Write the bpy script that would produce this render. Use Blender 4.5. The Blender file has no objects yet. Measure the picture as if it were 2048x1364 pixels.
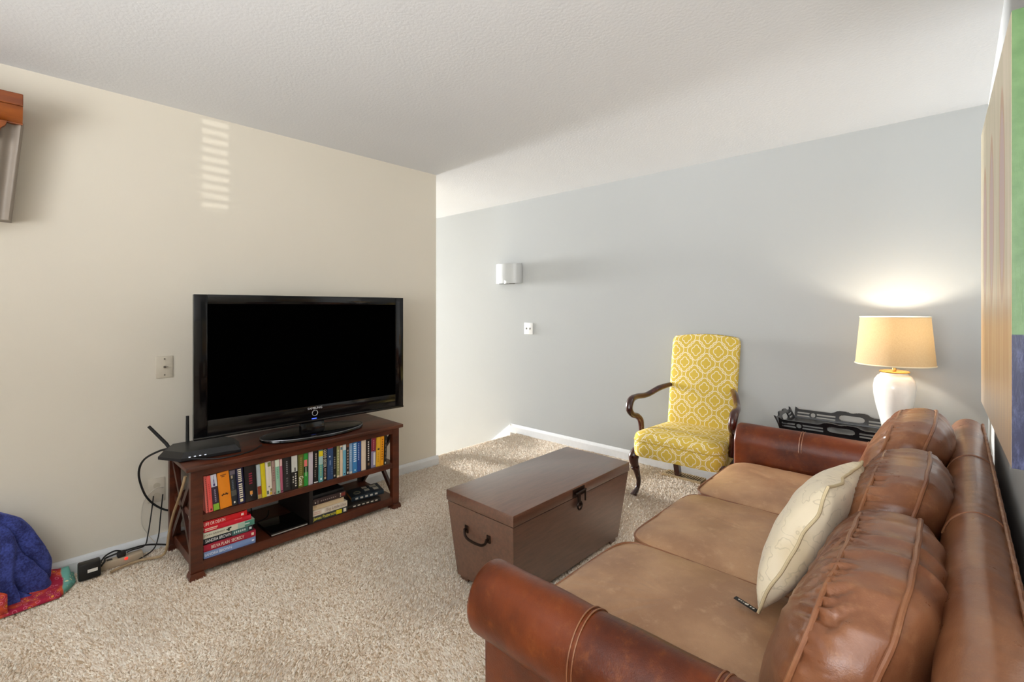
import bpy, bmesh, math, random
import numpy as np
from mathutils import Vector, Matrix, noise

random.seed(7)
rng = np.random.default_rng(7)
SC = bpy.context.scene
COL = SC.collection
PI = math.pi

# ------------------------------------------------------------------ camera
CAM_H = 1.315
YAW = math.radians(43.07)
cam_d = bpy.data.cameras.new('camera')
cam = bpy.data.objects.new('camera', cam_d)
COL.objects.link(cam)
cam.location = (0, 0, CAM_H)
cam.rotation_euler = (PI / 2, 0, YAW)
cam_d.sensor_width = 36.0
cam_d.lens = 951.0 / 2048.0 * 36.0
cam_d.shift_y = -65.0 / 2048.0
cam_d.clip_start = 0.02
SC.camera = cam

# ------------------------------------------------------------------ look, world, lights
SC.view_settings.view_transform = 'Standard'
SC.view_settings.look = 'None'
SC.view_settings.exposure = -0.08
SC.view_settings.gamma = 1.0
SC.view_settings.use_curve_mapping = False
try:
    SC.cycles.use_denoising = True
    SC.cycles.adaptive_threshold = 0.015
    SC.cycles.max_bounces = 8
    SC.cycles.diffuse_bounces = 4
    SC.cycles.sample_clamp_indirect = 8.0
except Exception:
    pass

W = bpy.data.worlds.new('world')
SC.world = W
W.use_nodes = True
bg = W.node_tree.nodes['Background']
bg.inputs[0].default_value = (0.75, 0.86, 1.0, 1)
bg.inputs[1].default_value = 1.0


def area_light(name, loc, target, sx, sy, power, col=(1, 1, 1), spread=180):
    d = bpy.data.lights.new(name, 'AREA')
    d.shape = 'RECTANGLE'
    d.size = sx
    d.size_y = sy
    d.energy = power
    d.color = col
    d.spread = math.radians(spread)
    o = bpy.data.objects.new(name, d)
    COL.objects.link(o)
    o.location = loc
    v = Vector(target) - Vector(loc)
    o.rotation_euler = v.to_track_quat('-Z', 'Y').to_euler()
    return o


# daylight entering by the two rear windows and the stair-hall window
area_light('rear_window_daylight', (-0.55, -2.50, 1.45), (-0.60, -0.5, 3.25), 2.1, 1.5, 145, (0.98, 0.99, 1.0), 125)
area_light('rear_window_daylight_b', (1.75, -2.50, 1.45), (1.4, -0.5, 3.25), 1.4, 1.5, 75, (0.98, 0.99, 1.0), 125)
area_light('hall_window_daylight', (-14.30, 2.80, 1.72), (-3.0, 2.75, 1.50), 1.5, 1.35, 3700, (0.985, 0.99, 1.0))
# low sun glint thrown through the slatted sidelight onto the TV wall
sp = bpy.data.lights.new('sun_glint', 'SPOT')
sp.energy = 2800
sp.color = (1.0, 0.97, 0.9)
sp.spot_size = math.radians(3.2)
sp.spot_blend = 0.1
sp.shadow_soft_size = 0.014
spo = bpy.data.objects.new('sun_glint', sp)
COL.objects.link(spo)


# ------------------------------------------------------------------ helpers
def srgb(h, a=1.0):
    if isinstance(h, str):
        h = h.lstrip('#')
        if len(h) == 3: h = ''.join(c_ * 2 for c_ in h)
        c = [int(h[i:i + 2], 16) / 255 for i in (0, 2, 4)]
    else:
        c = list(h)
    c = [x / 12.92 if x <= 0.04045 else ((x + 0.055) / 1.055) ** 2.4 for x in c]
    return (c[0], c[1], c[2], a)


class N:
    """tiny node-expression helper"""
    def __init__(s, nt, sock):
        s.nt, s.s = nt, sock

    def _op(s, op, *o):
        n = s.nt.nodes.new('ShaderNodeMath')
        n.operation = op
        for i, x in enumerate((s,) + o):
            if isinstance(x, N):
                s.nt.links.new(x.s, n.inputs[i])
            else:
                n.inputs[i].default_value = x
        return N(s.nt, n.outputs[0])

    def __add__(s, o): return s._op('ADD', o)
    def __sub__(s, o): return s._op('SUBTRACT', o)
    def __mul__(s, o): return s._op('MULTIPLY', o)
    def __truediv__(s, o): return s._op('DIVIDE', o)
    def abs(s): return s._op('ABSOLUTE')
    def frac(s): return s._op('FRACT')
    def min(s, o): return s._op('MINIMUM', o)
    def max(s, o): return s._op('MAXIMUM', o)
    def lt(s, o): return s._op('LESS_THAN', o)
    def gt(s, o): return s._op('GREATER_THAN', o)
    def sqrt(s): return s._op('SQRT')
    def sin(s): return s._op('SINE')
    def smooth(s, a, b):
        n = s.nt.nodes.new('ShaderNodeMapRange')
        n.interpolation_type = 'SMOOTHSTEP'
        s.nt.links.new(s.s, n.inputs[0])
        n.inputs[1].default_value = a
        n.inputs[2].default_value = b
        return N(s.nt, n.outputs[0])


def new_mat(name):
    m = bpy.data.materials.new(name)
    m.use_nodes = True
    nt = m.node_tree
    return m, nt, nt.nodes['Principled BSDF']


def coord(nt, kind='Object', scale=(1, 1, 1), rot=(0, 0, 0)):
    t = nt.nodes.new('ShaderNodeTexCoord')
    mp = nt.nodes.new('ShaderNodeMapping')
    mp.inputs['Scale'].default_value = scale
    mp.inputs['Rotation'].default_value = rot
    nt.links.new(t.outputs[kind], mp.inputs[0])
    return mp.outputs[0]


def noise_n(nt, vec, scale, detail=4, rough=0.55):
    n = nt.nodes.new('ShaderNodeTexNoise')
    n.inputs['Scale'].default_value = scale
    n.inputs['Detail'].default_value = detail
    n.inputs['Roughness'].default_value = rough
    nt.links.new(vec, n.inputs['Vector'])
    return N(nt, n.outputs[0])


def mixc(nt, fac, a, b):
    n = nt.nodes.new('ShaderNodeMix')
    n.data_type = 'RGBA'
    if isinstance(fac, N):
        nt.links.new(fac.s, n.inputs[0])
    else:
        n.inputs[0].default_value = fac
    for i, x in ((6, a), (7, b)):
        if isinstance(x, (tuple, list)):
            n.inputs[i].default_value = x
        else:
            nt.links.new(x, n.inputs[i])
    return n.outputs[2]


def bump(nt, b, h, strength=0.2, dist=0.002):
    n = nt.nodes.new('ShaderNodeBump')
    n.inputs['Strength'].default_value = strength
    n.inputs['Distance'].default_value = dist
    nt.links.new(h.s, n.inputs['Height'])
    nt.links.new(n.outputs[0], b.inputs['Normal'])


MATS = {}


def plain(col, rough=0.6, metal=0.0, spec=0.5, coat=0.0, emit=None, es=0.0):
    key = (col, rough, metal, spec, coat, emit, es)
    if key in MATS:
        return MATS[key]
    m, nt, b = new_mat('paint_' + str(len(MATS)))
    c = srgb(col)
    # faint procedural variation so no surface is dead flat
    v = noise_n(nt, coord(nt), 35.0, 3)
    out = mixc(nt, v, tuple(x * 0.94 for x in c[:3]) + (1,), tuple(min(1, x * 1.06) for x in c[:3]) + (1,))
    nt.links.new(out, b.inputs['Base Color'])
    b.inputs['Roughness'].default_value = rough
    b.inputs['Metallic'].default_value = metal
    b.inputs['Specular IOR Level'].default_value = spec
    b.inputs['Coat Weight'].default_value = coat
    if emit:
        b.inputs['Emission Color'].default_value = srgb(emit)
        b.inputs['Emission Strength'].default_value = es
    MATS[key] = m
    return m


def wall_mat(name, c, bs=0.12, sc=160):
    m, nt, b = new_mat(name)
    co = coord(nt)
    v = noise_n(nt, co, 1.3, 3)
    cc = srgb(c)
    nt.links.new(mixc(nt, v, tuple(x * 0.97 for x in cc[:3]) + (1,), tuple(x * 1.03 for x in cc[:3]) + (1,)), b.inputs['Base Color'])
    b.inputs['Roughness'].default_value = 0.75
    b.inputs['Specular IOR Level'].default_value = 0.25
    bump(nt, b, noise_n(nt, co, sc, 3), bs, 0.002)
    return m


def wood_mat(name, c1, c2, scale=(1, 1, 1), rough=0.4, coat=0.0, gs=14):
    m, nt, b = new_mat(name)
    co = coord(nt, 'Object', scale)
    v = noise_n(nt, co, gs, 6, 0.65)
    nt.links.new(mixc(nt, v.smooth(0.3, 0.72), srgb(c1), srgb(c2)), b.inputs['Base Color'])
    b.inputs['Roughness'].default_value = rough
    b.inputs['Coat Weight'].default_value = coat
    b.inputs['Coat Roughness'].default_value = 0.2
    bump(nt, b, v, 0.06, 0.001)
    return m


def leather_mat(name, c1, c2, c3, rough=0.42, spec=0.55, bs=0.28):
    m, nt, b = new_mat(name)
    co = coord(nt)
    big = noise_n(nt, co, 4.5, 5, 0.6)
    mid = noise_n(nt, co, 22, 5, 0.7)
    a = mixc(nt, big.smooth(0.32, 0.68), srgb(c1), srgb(c2))
    a2 = mixc(nt, mid.smooth(0.5, 0.8) * 0.6, a, srgb(c3))
    nt.links.new(a2, b.inputs['Base Color'])
    r = mid * 0.22 + (rough - 0.1)
    nt.links.new(r.s, b.inputs['Roughness'])
    b.inputs['Specular IOR Level'].default_value = spec
    vo = nt.nodes.new('ShaderNodeTexVoronoi')
    vo.inputs['Scale'].default_value = 330
    nt.links.new(co, vo.inputs['Vector'])
    h = N(nt, vo.outputs[0]) * 0.35 + noise_n(nt, co, 38, 5, 0.6) * 1.2
    bump(nt, b, h, bs, 0.0022)
    return m


class MB:
    """collects shapes, builds one mesh object"""
    def __init__(s):
        s.v, s.f, s.uv = [], [], {}

    def add(s, vs, fs):
        o = len(s.v)
        s.v += [tuple(v) for v in vs]
        s.f += [tuple(i + o for i in f) for f in fs]
        return s

    def box(s, lo, hi, bev=0.0, seg=2, M=None):
        bm = bmesh.new()
        bmesh.ops.create_cube(bm, size=1)
        sz = [hi[i] - lo[i] for i in range(3)]
        ce = [(hi[i] + lo[i]) / 2 for i in range(3)]
        for v in bm.verts:
            v.co = Vector((v.co.x * sz[0] + ce[0], v.co.y * sz[1] + ce[1], v.co.z * sz[2] + ce[2]))
        if bev > 0:
            bmesh.ops.bevel(bm, geom=bm.edges[:], offset=min(bev, min(sz) * 0.49), segments=seg, affect='EDGES', profile=0.5)
        return s._bm(bm, M)

    def _bm(s, bm, M=None):
        bm.verts.ensure_lookup_table()
        for i, v in enumerate(bm.verts):
            v.index = i
        s.add([(M @ v.co) if M else v.co.copy() for v in bm.verts], [[v.index for v in f.verts] for f in bm.faces])
        bm.free()
        return s

    def prism(s, poly, axis, a, b, bev=0.0, M=None):
        """extrude 2-D polygon along axis (0,1,2) from a to b; poly in the two remaining axes in order"""
        bm = bmesh.new()
        def P(p, t):
            if axis == 0: return (t, p[0], p[1])
            if axis == 1: return (p[0], t, p[1])
            return (p[0], p[1], t)
        va = [bm.verts.new(P(p, a)) for p in poly]
        vb = [bm.verts.new(P(p, b)) for p in poly]
        n = len(poly)
        bm.faces.new(va)
        bm.faces.new(vb)
        for i in range(n):
            bm.faces.new((va[i], va[(i + 1) % n], vb[(i + 1) % n], vb[i]))
        bmesh.ops.recalc_face_normals(bm, faces=bm.faces[:])
        if bev > 0:
            es = [e for e in bm.edges if len(e.link_faces) == 2 and e.calc_face_angle(0) > 0.6]
            bmesh.ops.bevel(bm, geom=es, offset=bev, segments=2, affect='EDGES', profile=0.5)
        return s._bm(bm, M)

    def lathe(s, prof, c=(0, 0, 0), n=40, closed=False):
        o = len(s.v)
        for r, z in prof:
            for k in range(n):
                t = 2 * PI * k / n
                s.v.append((c[0] + r * math.cos(t), c[1] + r * math.sin(t), c[2] + z))
        m = len(prof)
        rows = m if closed else m - 1
        for j in range(rows):
            for k in range(n):
                j2 = (j + 1) % m
                s.f.append((o + j * n + k, o + j * n + (k + 1) % n, o + j2 * n + (k + 1) % n, o + j2 * n + k))
        if not closed:
            if prof[0][0] > 1e-5: s.f.append(tuple(o + k for k in range(n))[::-1])
            if prof[-1][0] > 1e-5: s.f.append(tuple(o + (m - 1) * n + k for k in range(n)))
        return s

    def tube(s, pts, rad, n=8, closed=False, flat=None):
        """tube along points; rad number or list; flat=(sx,sy) squashes the section"""
        P = [Vector(p) for p in pts]
        m = len(P)
        R = rad if isinstance(rad, (list, tuple)) else [rad] * m
        o = len(s.v)
        up = None
        for i in range(m):
            a = P[(i - 1) % m] if (closed or i > 0) else P[i]
            b = P[(i + 1) % m] if (closed or i < m - 1) else P[i]
            t = (b - a)
            if t.length < 1e-9: t = Vector((0, 0, 1))
            t.normalize()
            if up is None:
                up = Vector((0, 0, 1)) if abs(t.z) < 0.9 else Vector((1, 0, 0))
            x = up - t * up.dot(t)
            if x.length < 1e-6: x = t.orthogonal()
            x.normalize()
            y = t.cross(x)
            up = x
            fx, fy = flat if flat else (1, 1)
            for k in range(n):
                an = 2 * PI * k / n
                s.v.append(tuple(P[i] + x * (math.cos(an) * R[i] * fx) + y * (math.sin(an) * R[i] * fy)))
        for i in range(m if closed else m - 1):
            i2 = (i + 1) % m
            for k in range(n):
                s.f.append((o + i * n + k, o + i * n + (k + 1) % n, o + i2 * n + (k + 1) % n, o + i2 * n + k))
        if not closed:
            s.f.append(tuple(o + k for k in range(n))[::-1])
            s.f.append(tuple(o + (m - 1) * n + k for k in range(n)))
        return s

    def grid(s, fn, nu, nv, wrap_u=False, uvfn=None):
        o = len(s.v)
        for j in range(nv):
            for i in range(nu):
                u = i / (nu if wrap_u else nu - 1)
                v = j / (nv - 1)
                s.v.append(tuple(fn(u, v)))
        for j in range(nv - 1):
            for i in range(nu if wrap_u else nu - 1):
                i2 = (i + 1) % nu
                q = (o + j * nu + i, o + j * nu + i2, o + (j + 1) * nu + i2, o + (j + 1) * nu + i)
                if uvfn:
                    s.uv[len(s.f)] = [uvfn(a, b) for a, b in ((i, j), (i + 1, j), (i + 1, j + 1), (i, j + 1))]
                s.f.append(q)
        return s

    def mesh(s, name, mat, smooth=False, shift=(0, 0, 0), angle=None, fix=False):
        me = bpy.data.meshes.new(name)
        sh = Vector(shift)
        me.from_pydata([Vector(v) - sh for v in s.v], [], s.f)
        if s.uv:
            ul = me.uv_layers.new(name='UVMap')
            for p in me.polygons:
                if p.index in s.uv:
                    for k, li in enumerate(p.loop_indices):
                        ul.data[li].uv = s.uv[p.index][k]
        if fix:
            bm = bmesh.new()
            bm.from_mesh(me)
            bmesh.ops.recalc_face_normals(bm, faces=bm.faces[:])
            bm.to_mesh(me)
            bm.free()
        me.materials.append(mat)
        if smooth:
            me.polygons.foreach_set('use_smooth', [True] * len(me.polygons))
            if angle:
                try:
                    me.set_sharp_from_angle(angle=math.radians(angle))
                except Exception:
                    pass
        me.update()
        return me

    def build(s, name, mat, parent=None, smooth=False, angle=40, label=None, world=True, fix=True):
        """world=True: vertices given in world axes; moved into the parent's frame"""
        if parent is not None:
            sh = parent_base(parent) if world else (0, 0, 0)
            o = bpy.data.objects.new(name, s.mesh(name, mat, smooth, sh, angle, fix))
            COL.objects.link(o)
            o.parent = parent
        else:
            vs = np.array(s.v)
            lo, hi = vs.min(0), vs.max(0)
            base = ((lo[0] + hi[0]) / 2, (lo[1] + hi[1]) / 2, lo[2])
            o = bpy.data.objects.new(name, s.mesh(name, mat, smooth, base, angle, fix))
            COL.objects.link(o)
            o.location = base
        if label:
            o['label'] = label
        return o


def parent_base(p):
    v = Vector((0, 0, 0))
    while p is not None:
        v += Vector(p.location)
        p = p.parent
    return v


def thing(name, label, cat, loc=(0, 0, 0), rot=(0, 0, 0), group=None):
    o = bpy.data.objects.new(name, None)
    o.empty_display_size = 0.05
    COL.objects.link(o)
    o.location = loc
    o.rotation_euler = rot
    return tag(o, label, cat, group)


def tag(o, label, cat, group=None, kind=None):
    o['label'] = label
    o['category'] = cat
    if group: o['group'] = group
    if kind: o['kind'] = kind
    return o


def struct(o, label=None):
    o['kind'] = 'structure'
    if label: o['label'] = label
    return o


def bez(pts, n=10, closed=False):
    """Catmull-Rom through points"""
    P = [Vector(p) for p in pts]
    out = []
    m = len(P)
    segs = m if closed else m - 1
    for i in range(segs):
        p0 = P[(i - 1) % m] if (closed or i > 0) else P[i]
        p1 = P[i]
        p2 = P[(i + 1) % m]
        p3 = P[(i + 2) % m] if (closed or i < m - 2) else P[(i + 1) % m]
        for k in range(n):
            t = k / n
            out.append(0.5 * ((2 * p1) + (-p0 + p2) * t + (2 * p0 - 5 * p1 + 4 * p2 - p3) * t * t + (-p0 + 3 * p1 - 3 * p2 + p3) * t ** 3))
    if not closed:
        out.append(P[-1])
    return out


def lerp_list(a, n):
    xs = np.linspace(0, len(a) - 1, n)
    return list(np.interp(xs, range(len(a)), a))


def displace(o, fn):
    me = o.data
    ns = [v.normal.copy() for v in me.vertices]
    for v, n_ in zip(me.vertices, ns):
        v.co = v.co + n_ * fn(v.co, n_)
    me.update()


FONT_CACHE = {}


def text_geo(txt, depth=0.02):
    if (txt, depth) in FONT_CACHE:
        return FONT_CACHE[(txt, depth)]
    cu = bpy.data.curves.new('lettering', 'FONT')
    cu.body = txt
    cu.size = 1.0
    cu.extrude = depth
    cu.resolution_u = 3
    to = bpy.data.objects.new('lettering', cu)
    COL.objects.link(to)
    dg = bpy.context.evaluated_depsgraph_get()
    me = to.evaluated_get(dg).to_mesh()
    vs = np.array([tuple(v.co) for v in me.vertices])
    fs = [tuple(p.vertices) for p in me.polygons]
    to.evaluated_get(dg).to_mesh_clear()
    bpy.data.objects.remove(to)
    bpy.data.curves.remove(cu)
    lo, hi = vs.min(0), vs.max(0)
    vs = vs - np.array([(lo[0] + hi[0]) / 2, (lo[1] + hi[1]) / 2, lo[2]])
    FONT_CACHE[(txt, depth)] = (vs, fs, hi[0] - lo[0], hi[1] - lo[1])
    return FONT_CACHE[(txt, depth)]


def text_mb(txt, length, height, origin, ax, ay, an, thick=0.0006):
    """lettering fitted into length x height, centred at origin, axes ax (reading), ay (up), an (out)"""
    vs, fs, w, h = text_geo(txt)
    sx = length / w
    sy = min(height / h, sx * 1.6)
    sx = min(sx, sy * 1.5)
    O, X, Y, Nn = Vector(origin), Vector(ax), Vector(ay), Vector(an)
    mb = MB()
    zt = thick / 0.04
    mb.add([O + X * float(v[0] * sx) + Y * float(v[1] * sy) + Nn * float(v[2] * zt) for v in vs], fs)
    return mb


# ------------------------------------------------------------------ materials
M_LEFT = wall_mat('cream_wall_paint', '#ddd6c7')
M_GRAY = wall_mat('pale_grey_wall_paint', '#afb1b0')
M_CEIL = wall_mat('textured_white_ceiling', '#dfe1e3', 0.6, 70)
M_TRIM = plain('#e4e6e8', 0.4)
M_WHITE = plain('#e8e6e0', 0.35)
M_BLACK = plain('#0b0b0c', 0.25)
M_BLACKM = plain('#121213', 0.55)
M_CABLE = plain('#0e0e0f', 0.5)
M_CHERRY = wood_mat('cherry_wood', '#3a190c', '#642d16', (1, 0.25, 1), 0.38, 0.15)
M_CHERRYD = wood_mat('dark_cherry_wood', '#2c120a', '#481f10', (1, 1, 0.25), 0.4, 0.1)
M_MAHOG = wood_mat('mahogany', '#2a0d08', '#4b1a10', (1, 1, 0.3), 0.22, 0.5)
M_LEATHER = leather_mat('saddle_leather', '#71432b', '#8c5c3d', '#a87854', 0.30, 0.62, 0.2)
M_SEAT = leather_mat('worn_seat_leather', '#9c7353', '#b68d68', '#c9a582', 0.42)
M_PIPE = leather_mat('leather_piping', '#7a4a2f', '#936240', '#aa7d58', 0.38)

# ================================================================== ROOM SHELL
XL, XR, YF, YB, ZC = -3.205, 0.127, 3.695, -2.6, 2.44
XR2 = 2.65
YL_END = 2.491
NOSE = -3.38

# floor slab
fl = MB().box((NOSE, YB, -0.12), (XR2, YF, 0.0)).build('floor', None or wall_mat('carpet_backing', '#b8a287', 0.8, 140))
struct(fl)
# ceiling
struct(MB().box((-14.5, YB, ZC), (XR2, YF + 0.12, ZC + 0.1)).build('ceiling', M_CEIL))
# walls
struct(MB().box((XL - 0.12, YB - 0.12, -0.12), (XL, YL_END, ZC)).build('wall_left', M_LEFT))
struct(MB().box((-14.5, YF, -1.7), (XR + 0.12, YF + 0.12, ZC)).build('wall_far', M_GRAY))
struct(MB().box((XR, 1.15, -0.0), (XR + 0.12, YF, ZC)).build('wall_right', M_GRAY))
struct(MB().box((XR + 0.12, 3.0, 0.0), (XR2 + 0.12, 3.12, ZC)).build('wall_side', M_GRAY))
# rear wall with two window openings
wr = MB()
zs0, zs1 = 0.65, 2.2
for x0, x1 in ((XL, -1.65), (0.55, 1.0), (2.5, XR2)):
    wr.box((x0, YB - 0.12, 0), (x1, YB, ZC))
for x0, x1 in ((-1.65, 0.55), (1.0, 2.5)):
    wr.box((x0, YB - 0.12, 0), (x1, YB, zs0))
    wr.box((x0, YB - 0.12, zs1), (x1, YB, ZC))
struct(wr.build('wall_rear', M_LEFT))
# outer side wall with a window and a narrow sidelight
SLY, SLW = -1.30, 0.128
we = MB()
we.box((XR2, YB - 0.12, 0), (XR2 + 0.12, SLY - SLW / 2, ZC))
we.box((XR2, SLY - SLW / 2, 0), (XR2 + 0.12, SLY + SLW / 2, 1.838))
we.box((XR2, SLY - SLW / 2, 2.19), (XR2 + 0.12, SLY + SLW / 2, ZC))
we.box((XR2, SLY + SLW / 2, 0), (XR2 + 0.12, -0.85, ZC))
we.box((XR2, -0.85, 0), (XR2 + 0.12, 3.0, zs0))
we.box((XR2, -0.85, zs1), (XR2 + 0.12, 3.0, ZC))
we.box((XR2, -0.85, zs0), (XR2 + 0.12, 3.0, zs1))
struct(we.build('wall_outer', M_LEFT))


def window(name, lo, hi, axis):
    """frame + panes in an opening; axis = wall normal axis"""
    fr = MB()
    t = 0.05
    a = 1 - axis
    def bx(p0, p1, z0, z1, d0, d1):
        l = [0, 0, z0]; h = [0, 0, z1]
        l[a], h[a] = p0, p1
        l[axis], h[axis] = d0, d1
        fr.box(l, h)
    d0, d1 = lo[axis], hi[axis]
    bx(lo[a], hi[a], lo[2], lo[2] + t, d0, d1)
    bx(lo[a], hi[a], hi[2] - t, hi[2], d0, d1)
    bx(lo[a], lo[a] + t, lo[2], hi[2], d0, d1)
    bx(hi[a] - t, hi[a], lo[2], hi[2], d0, d1)
    mid = (lo[a] + hi[a]) / 2
    bx(mid - t / 2, mid + t / 2, lo[2], hi[2], d0, d1)
    o = fr.build(name, M_TRIM)
    struct(o)
    return o


window('window_1', (-1.65, YB - 0.10, zs0), (0.55, YB - 0.04, zs1), 1)
window('window_2', (1.0, YB - 0.10, zs0), (2.5, YB - 0.04, zs1), 1)
# slatted blind in the sidelight
bl = struct(MB().box((XR2 + 0.03, SLY - SLW / 2, 1.842), (XR2 + 0.06, SLY + SLW / 2, 1.850)).build('window_3', M_TRIM))
for k in range(10):
    z = 1.868 + k * 0.034
    MB().box((XR2 + 0.03, SLY - SLW / 2, z), (XR2 + 0.055, SLY + SLW / 2, z + 0.015)).build('slat', M_TRIM, bl)
# aim the glint
TG = Vector((XL, 0.853, 2.155))
AP = Vector((XR2 + 0.05, SLY, 0))
dirxy = Vector((AP.x - TG.x, AP.y - TG.y, 0)).normalized()
src = Vector((TG.x, TG.y, 0)) + dirxy * 17.0
src.z = 1.75
spo.location = src
spo.rotation_euler = (TG - src).to_track_quat('-Z', 'Y').to_euler()

# stair hall beyond the TV wall
hall = MB()
hall.box((-14.5, 0.85, -1.7), (XL - 0.12, 0.97, ZC))
struct(hall.build('wall_hall', M_GRAY))
he = MB()
he.box((-14.62, 0.85, -1.7), (-14.5, 1.98, ZC)).box((-14.62, 3.6, -1.7), (-14.5, YF, ZC))
he.box((-14.62, 1.98, -1.7), (-14.5, 3.6, 0.98)).box((-14.62, 1.98, 2.42), (-14.5, 3.6, ZC))
struct(he.build('wall_entry', M_GRAY))
struct(MB().box((-14.5, 0.97, -1.7), (-3.4, YF, -1.52)).build('floor_entry', plain('#a89880', 0.6)))
window('window_4', (-14.58, 1.98, 0.98), (-14.52, 3.6, 2.42), 0)
# half wall under the upper floor edge + steps
st = MB()
for k in range(7):
    x1 = NOSE - 0.25 * k
    st.box((x1 - 0.27, YL_END, -1.52), (x1, YF, -0.19 * (k + 1)), 0.015)
sto = struct(st.build('stair_steps', wall_mat('stair_carpet', '#c9b79c', 0.6, 250), smooth=True))
struct(MB().box((NOSE, 0.97, -1.52), (XL - 0.12, YF, -0.12)).build('wall_under', M_GRAY))

# baseboards
def base_prof(h, t): return [(0, 0), (t, 0), (t, h * 0.72), (t * 0.75, h * 0.86), (t * 0.35, h), (0, h)]
struct(MB().prism([(XL + a, b) for a, b in base_prof(0.078, 0.016)], 1, -2.55, YL_END + 0.016).build('baseboard_left', plain('#dadcdd', 0.45)))
bb = MB().prism([(YF - a, b) for a, b in base_prof(0.09, 0.016)], 0, -3.465, -1.232)
struct(bb.build('baseboard_far', M_TRIM))
struct(MB().prism([(YF - a, b) for a, b in base_prof(0.09, 0.016)], 0, -1.229, XR).build('baseboard_corner', M_TRIM))
struct(MB().prism([(XR - a, b) for a, b in base_prof(0.09, 0.016)], 1, 1.15, YF - 0.02).build('baseboard_right', M_TRIM))
# sloping stair skirt on the far wall
struct(MB().prism([(-3.465, 0.09), (-3.465, -0.03), (-5.2, -1.39), (-5.2, -1.27)], 1, YF - 0.016, YF - 0.0).build('trim_1', M_TRIM))

# ------------------------------------------------------------------ carpet pile (uncountable tufts)
def carpet():
    area = [(NOSE + 0.005, -0.55), (-0.78, YF - 0.02)]
    n = 330000
    xs = rng.uniform(area[0][0], area[1][0], n)
    ys = rng.uniform(area[0][1], area[1][1], n)
    keep = ~((xs < XL + 0.018) & (ys < YL_END + 0.02))
    # nothing grows through the floor register, chest, bookcase shelf board
    keep &= ~((xs > -1.70) & (xs < -1.39) & (ys > 3.545) & (ys < 3.665))
    xs, ys = xs[keep], ys[keep]
    n = len(xs)
    dirn = np.array([noise.noise((float(x) * 1.7, float(y) * 1.7, 0.3)) for x, y in zip(xs[::1], ys[::1])])
    ang = dirn * 5.0 + rng.normal(0, 0.9, n)
    lean = 0.005 + 0.007 * rng.random(n)
    hgt = 0.007 + 0.006 * rng.random(n)
    w = 0.0038 + 0.0026 * rng.random(n)
    rot = rng.uniform(0, 2 * PI, n)
    V = np.zeros((n, 5, 3))
    for k in range(4):
        V[:, k, 0] = xs + w * np.cos(rot + k * PI / 2)
        V[:, k, 1] = ys + w * np.sin(rot + k * PI / 2)
        V[:, k, 2] = -0.001
    V[:, 4, 0] = xs + lean * np.cos(ang)
    V[:, 4, 1] = ys + lean * np.sin(ang)
    V[:, 4, 2] = hgt
    V[:, :, 0] = np.clip(V[:, :, 0], NOSE - 0.01, None)
    idx = np.arange(n)[:, None] * 5
    F = np.concatenate([idx + np.array([[k, (k + 1) % 4, 4]]) for k in range(4)], axis=1).reshape(-1)
    me = bpy.data.meshes.new('carpet_pile')
    me.vertices.add(n * 5)
    me.vertices.foreach_set('co', V.reshape(-1))
    me.loops.add(len(F))
    me.loops.foreach_set('vertex_index', F.astype(np.int32))
    nf = len(F) // 3
    me.polygons.add(nf)
    me.polygons.foreach_set('loop_start', np.arange(0, nf * 3, 3, dtype=np.int32))
    me.polygons.foreach_set('loop_total', np.full(nf, 3, dtype=np.int32))
    at = me.attributes.new('tuft', 'FLOAT', 'POINT')
    at.data.foreach_set('value', np.repeat(rng.random(n), 5).astype(np.float32))
    me.update(calc_edges=True)
    m, nt, b = new_mat('shag_carpet')
    a = nt.nodes.new('ShaderNodeAttribute')
    a.attribute_name = 'tuft'
    t = N(nt, a.outputs['Fac'])
    v = noise_n(nt, coord(nt), 2.2, 4)
    f = (t * 0.95 + v * 0.5) - 0.22
    c = mixc(nt, f, srgb('#d0b698'), srgb('#fff6e8'))
    nt.links.new(c, b.inputs['Base Color'])
    b.inputs['Roughness'].default_value = 0.95
    b.inputs['Specular IOR Level'].default_value = 0.1
    me.materials.append(m)
    o = bpy.data.objects.new('carpet_pile', me)
    COL.objects.link(o)
    o.parent = fl
    o.location = -Vector(fl.location)
    o['kind'] = 'stuff'
    o['label'] = 'short shaggy beige carpet pile'


carpet()

# ================================================================== SOFA
def spow(x, e): return math.copysign(abs(x) ** e, x)


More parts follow.
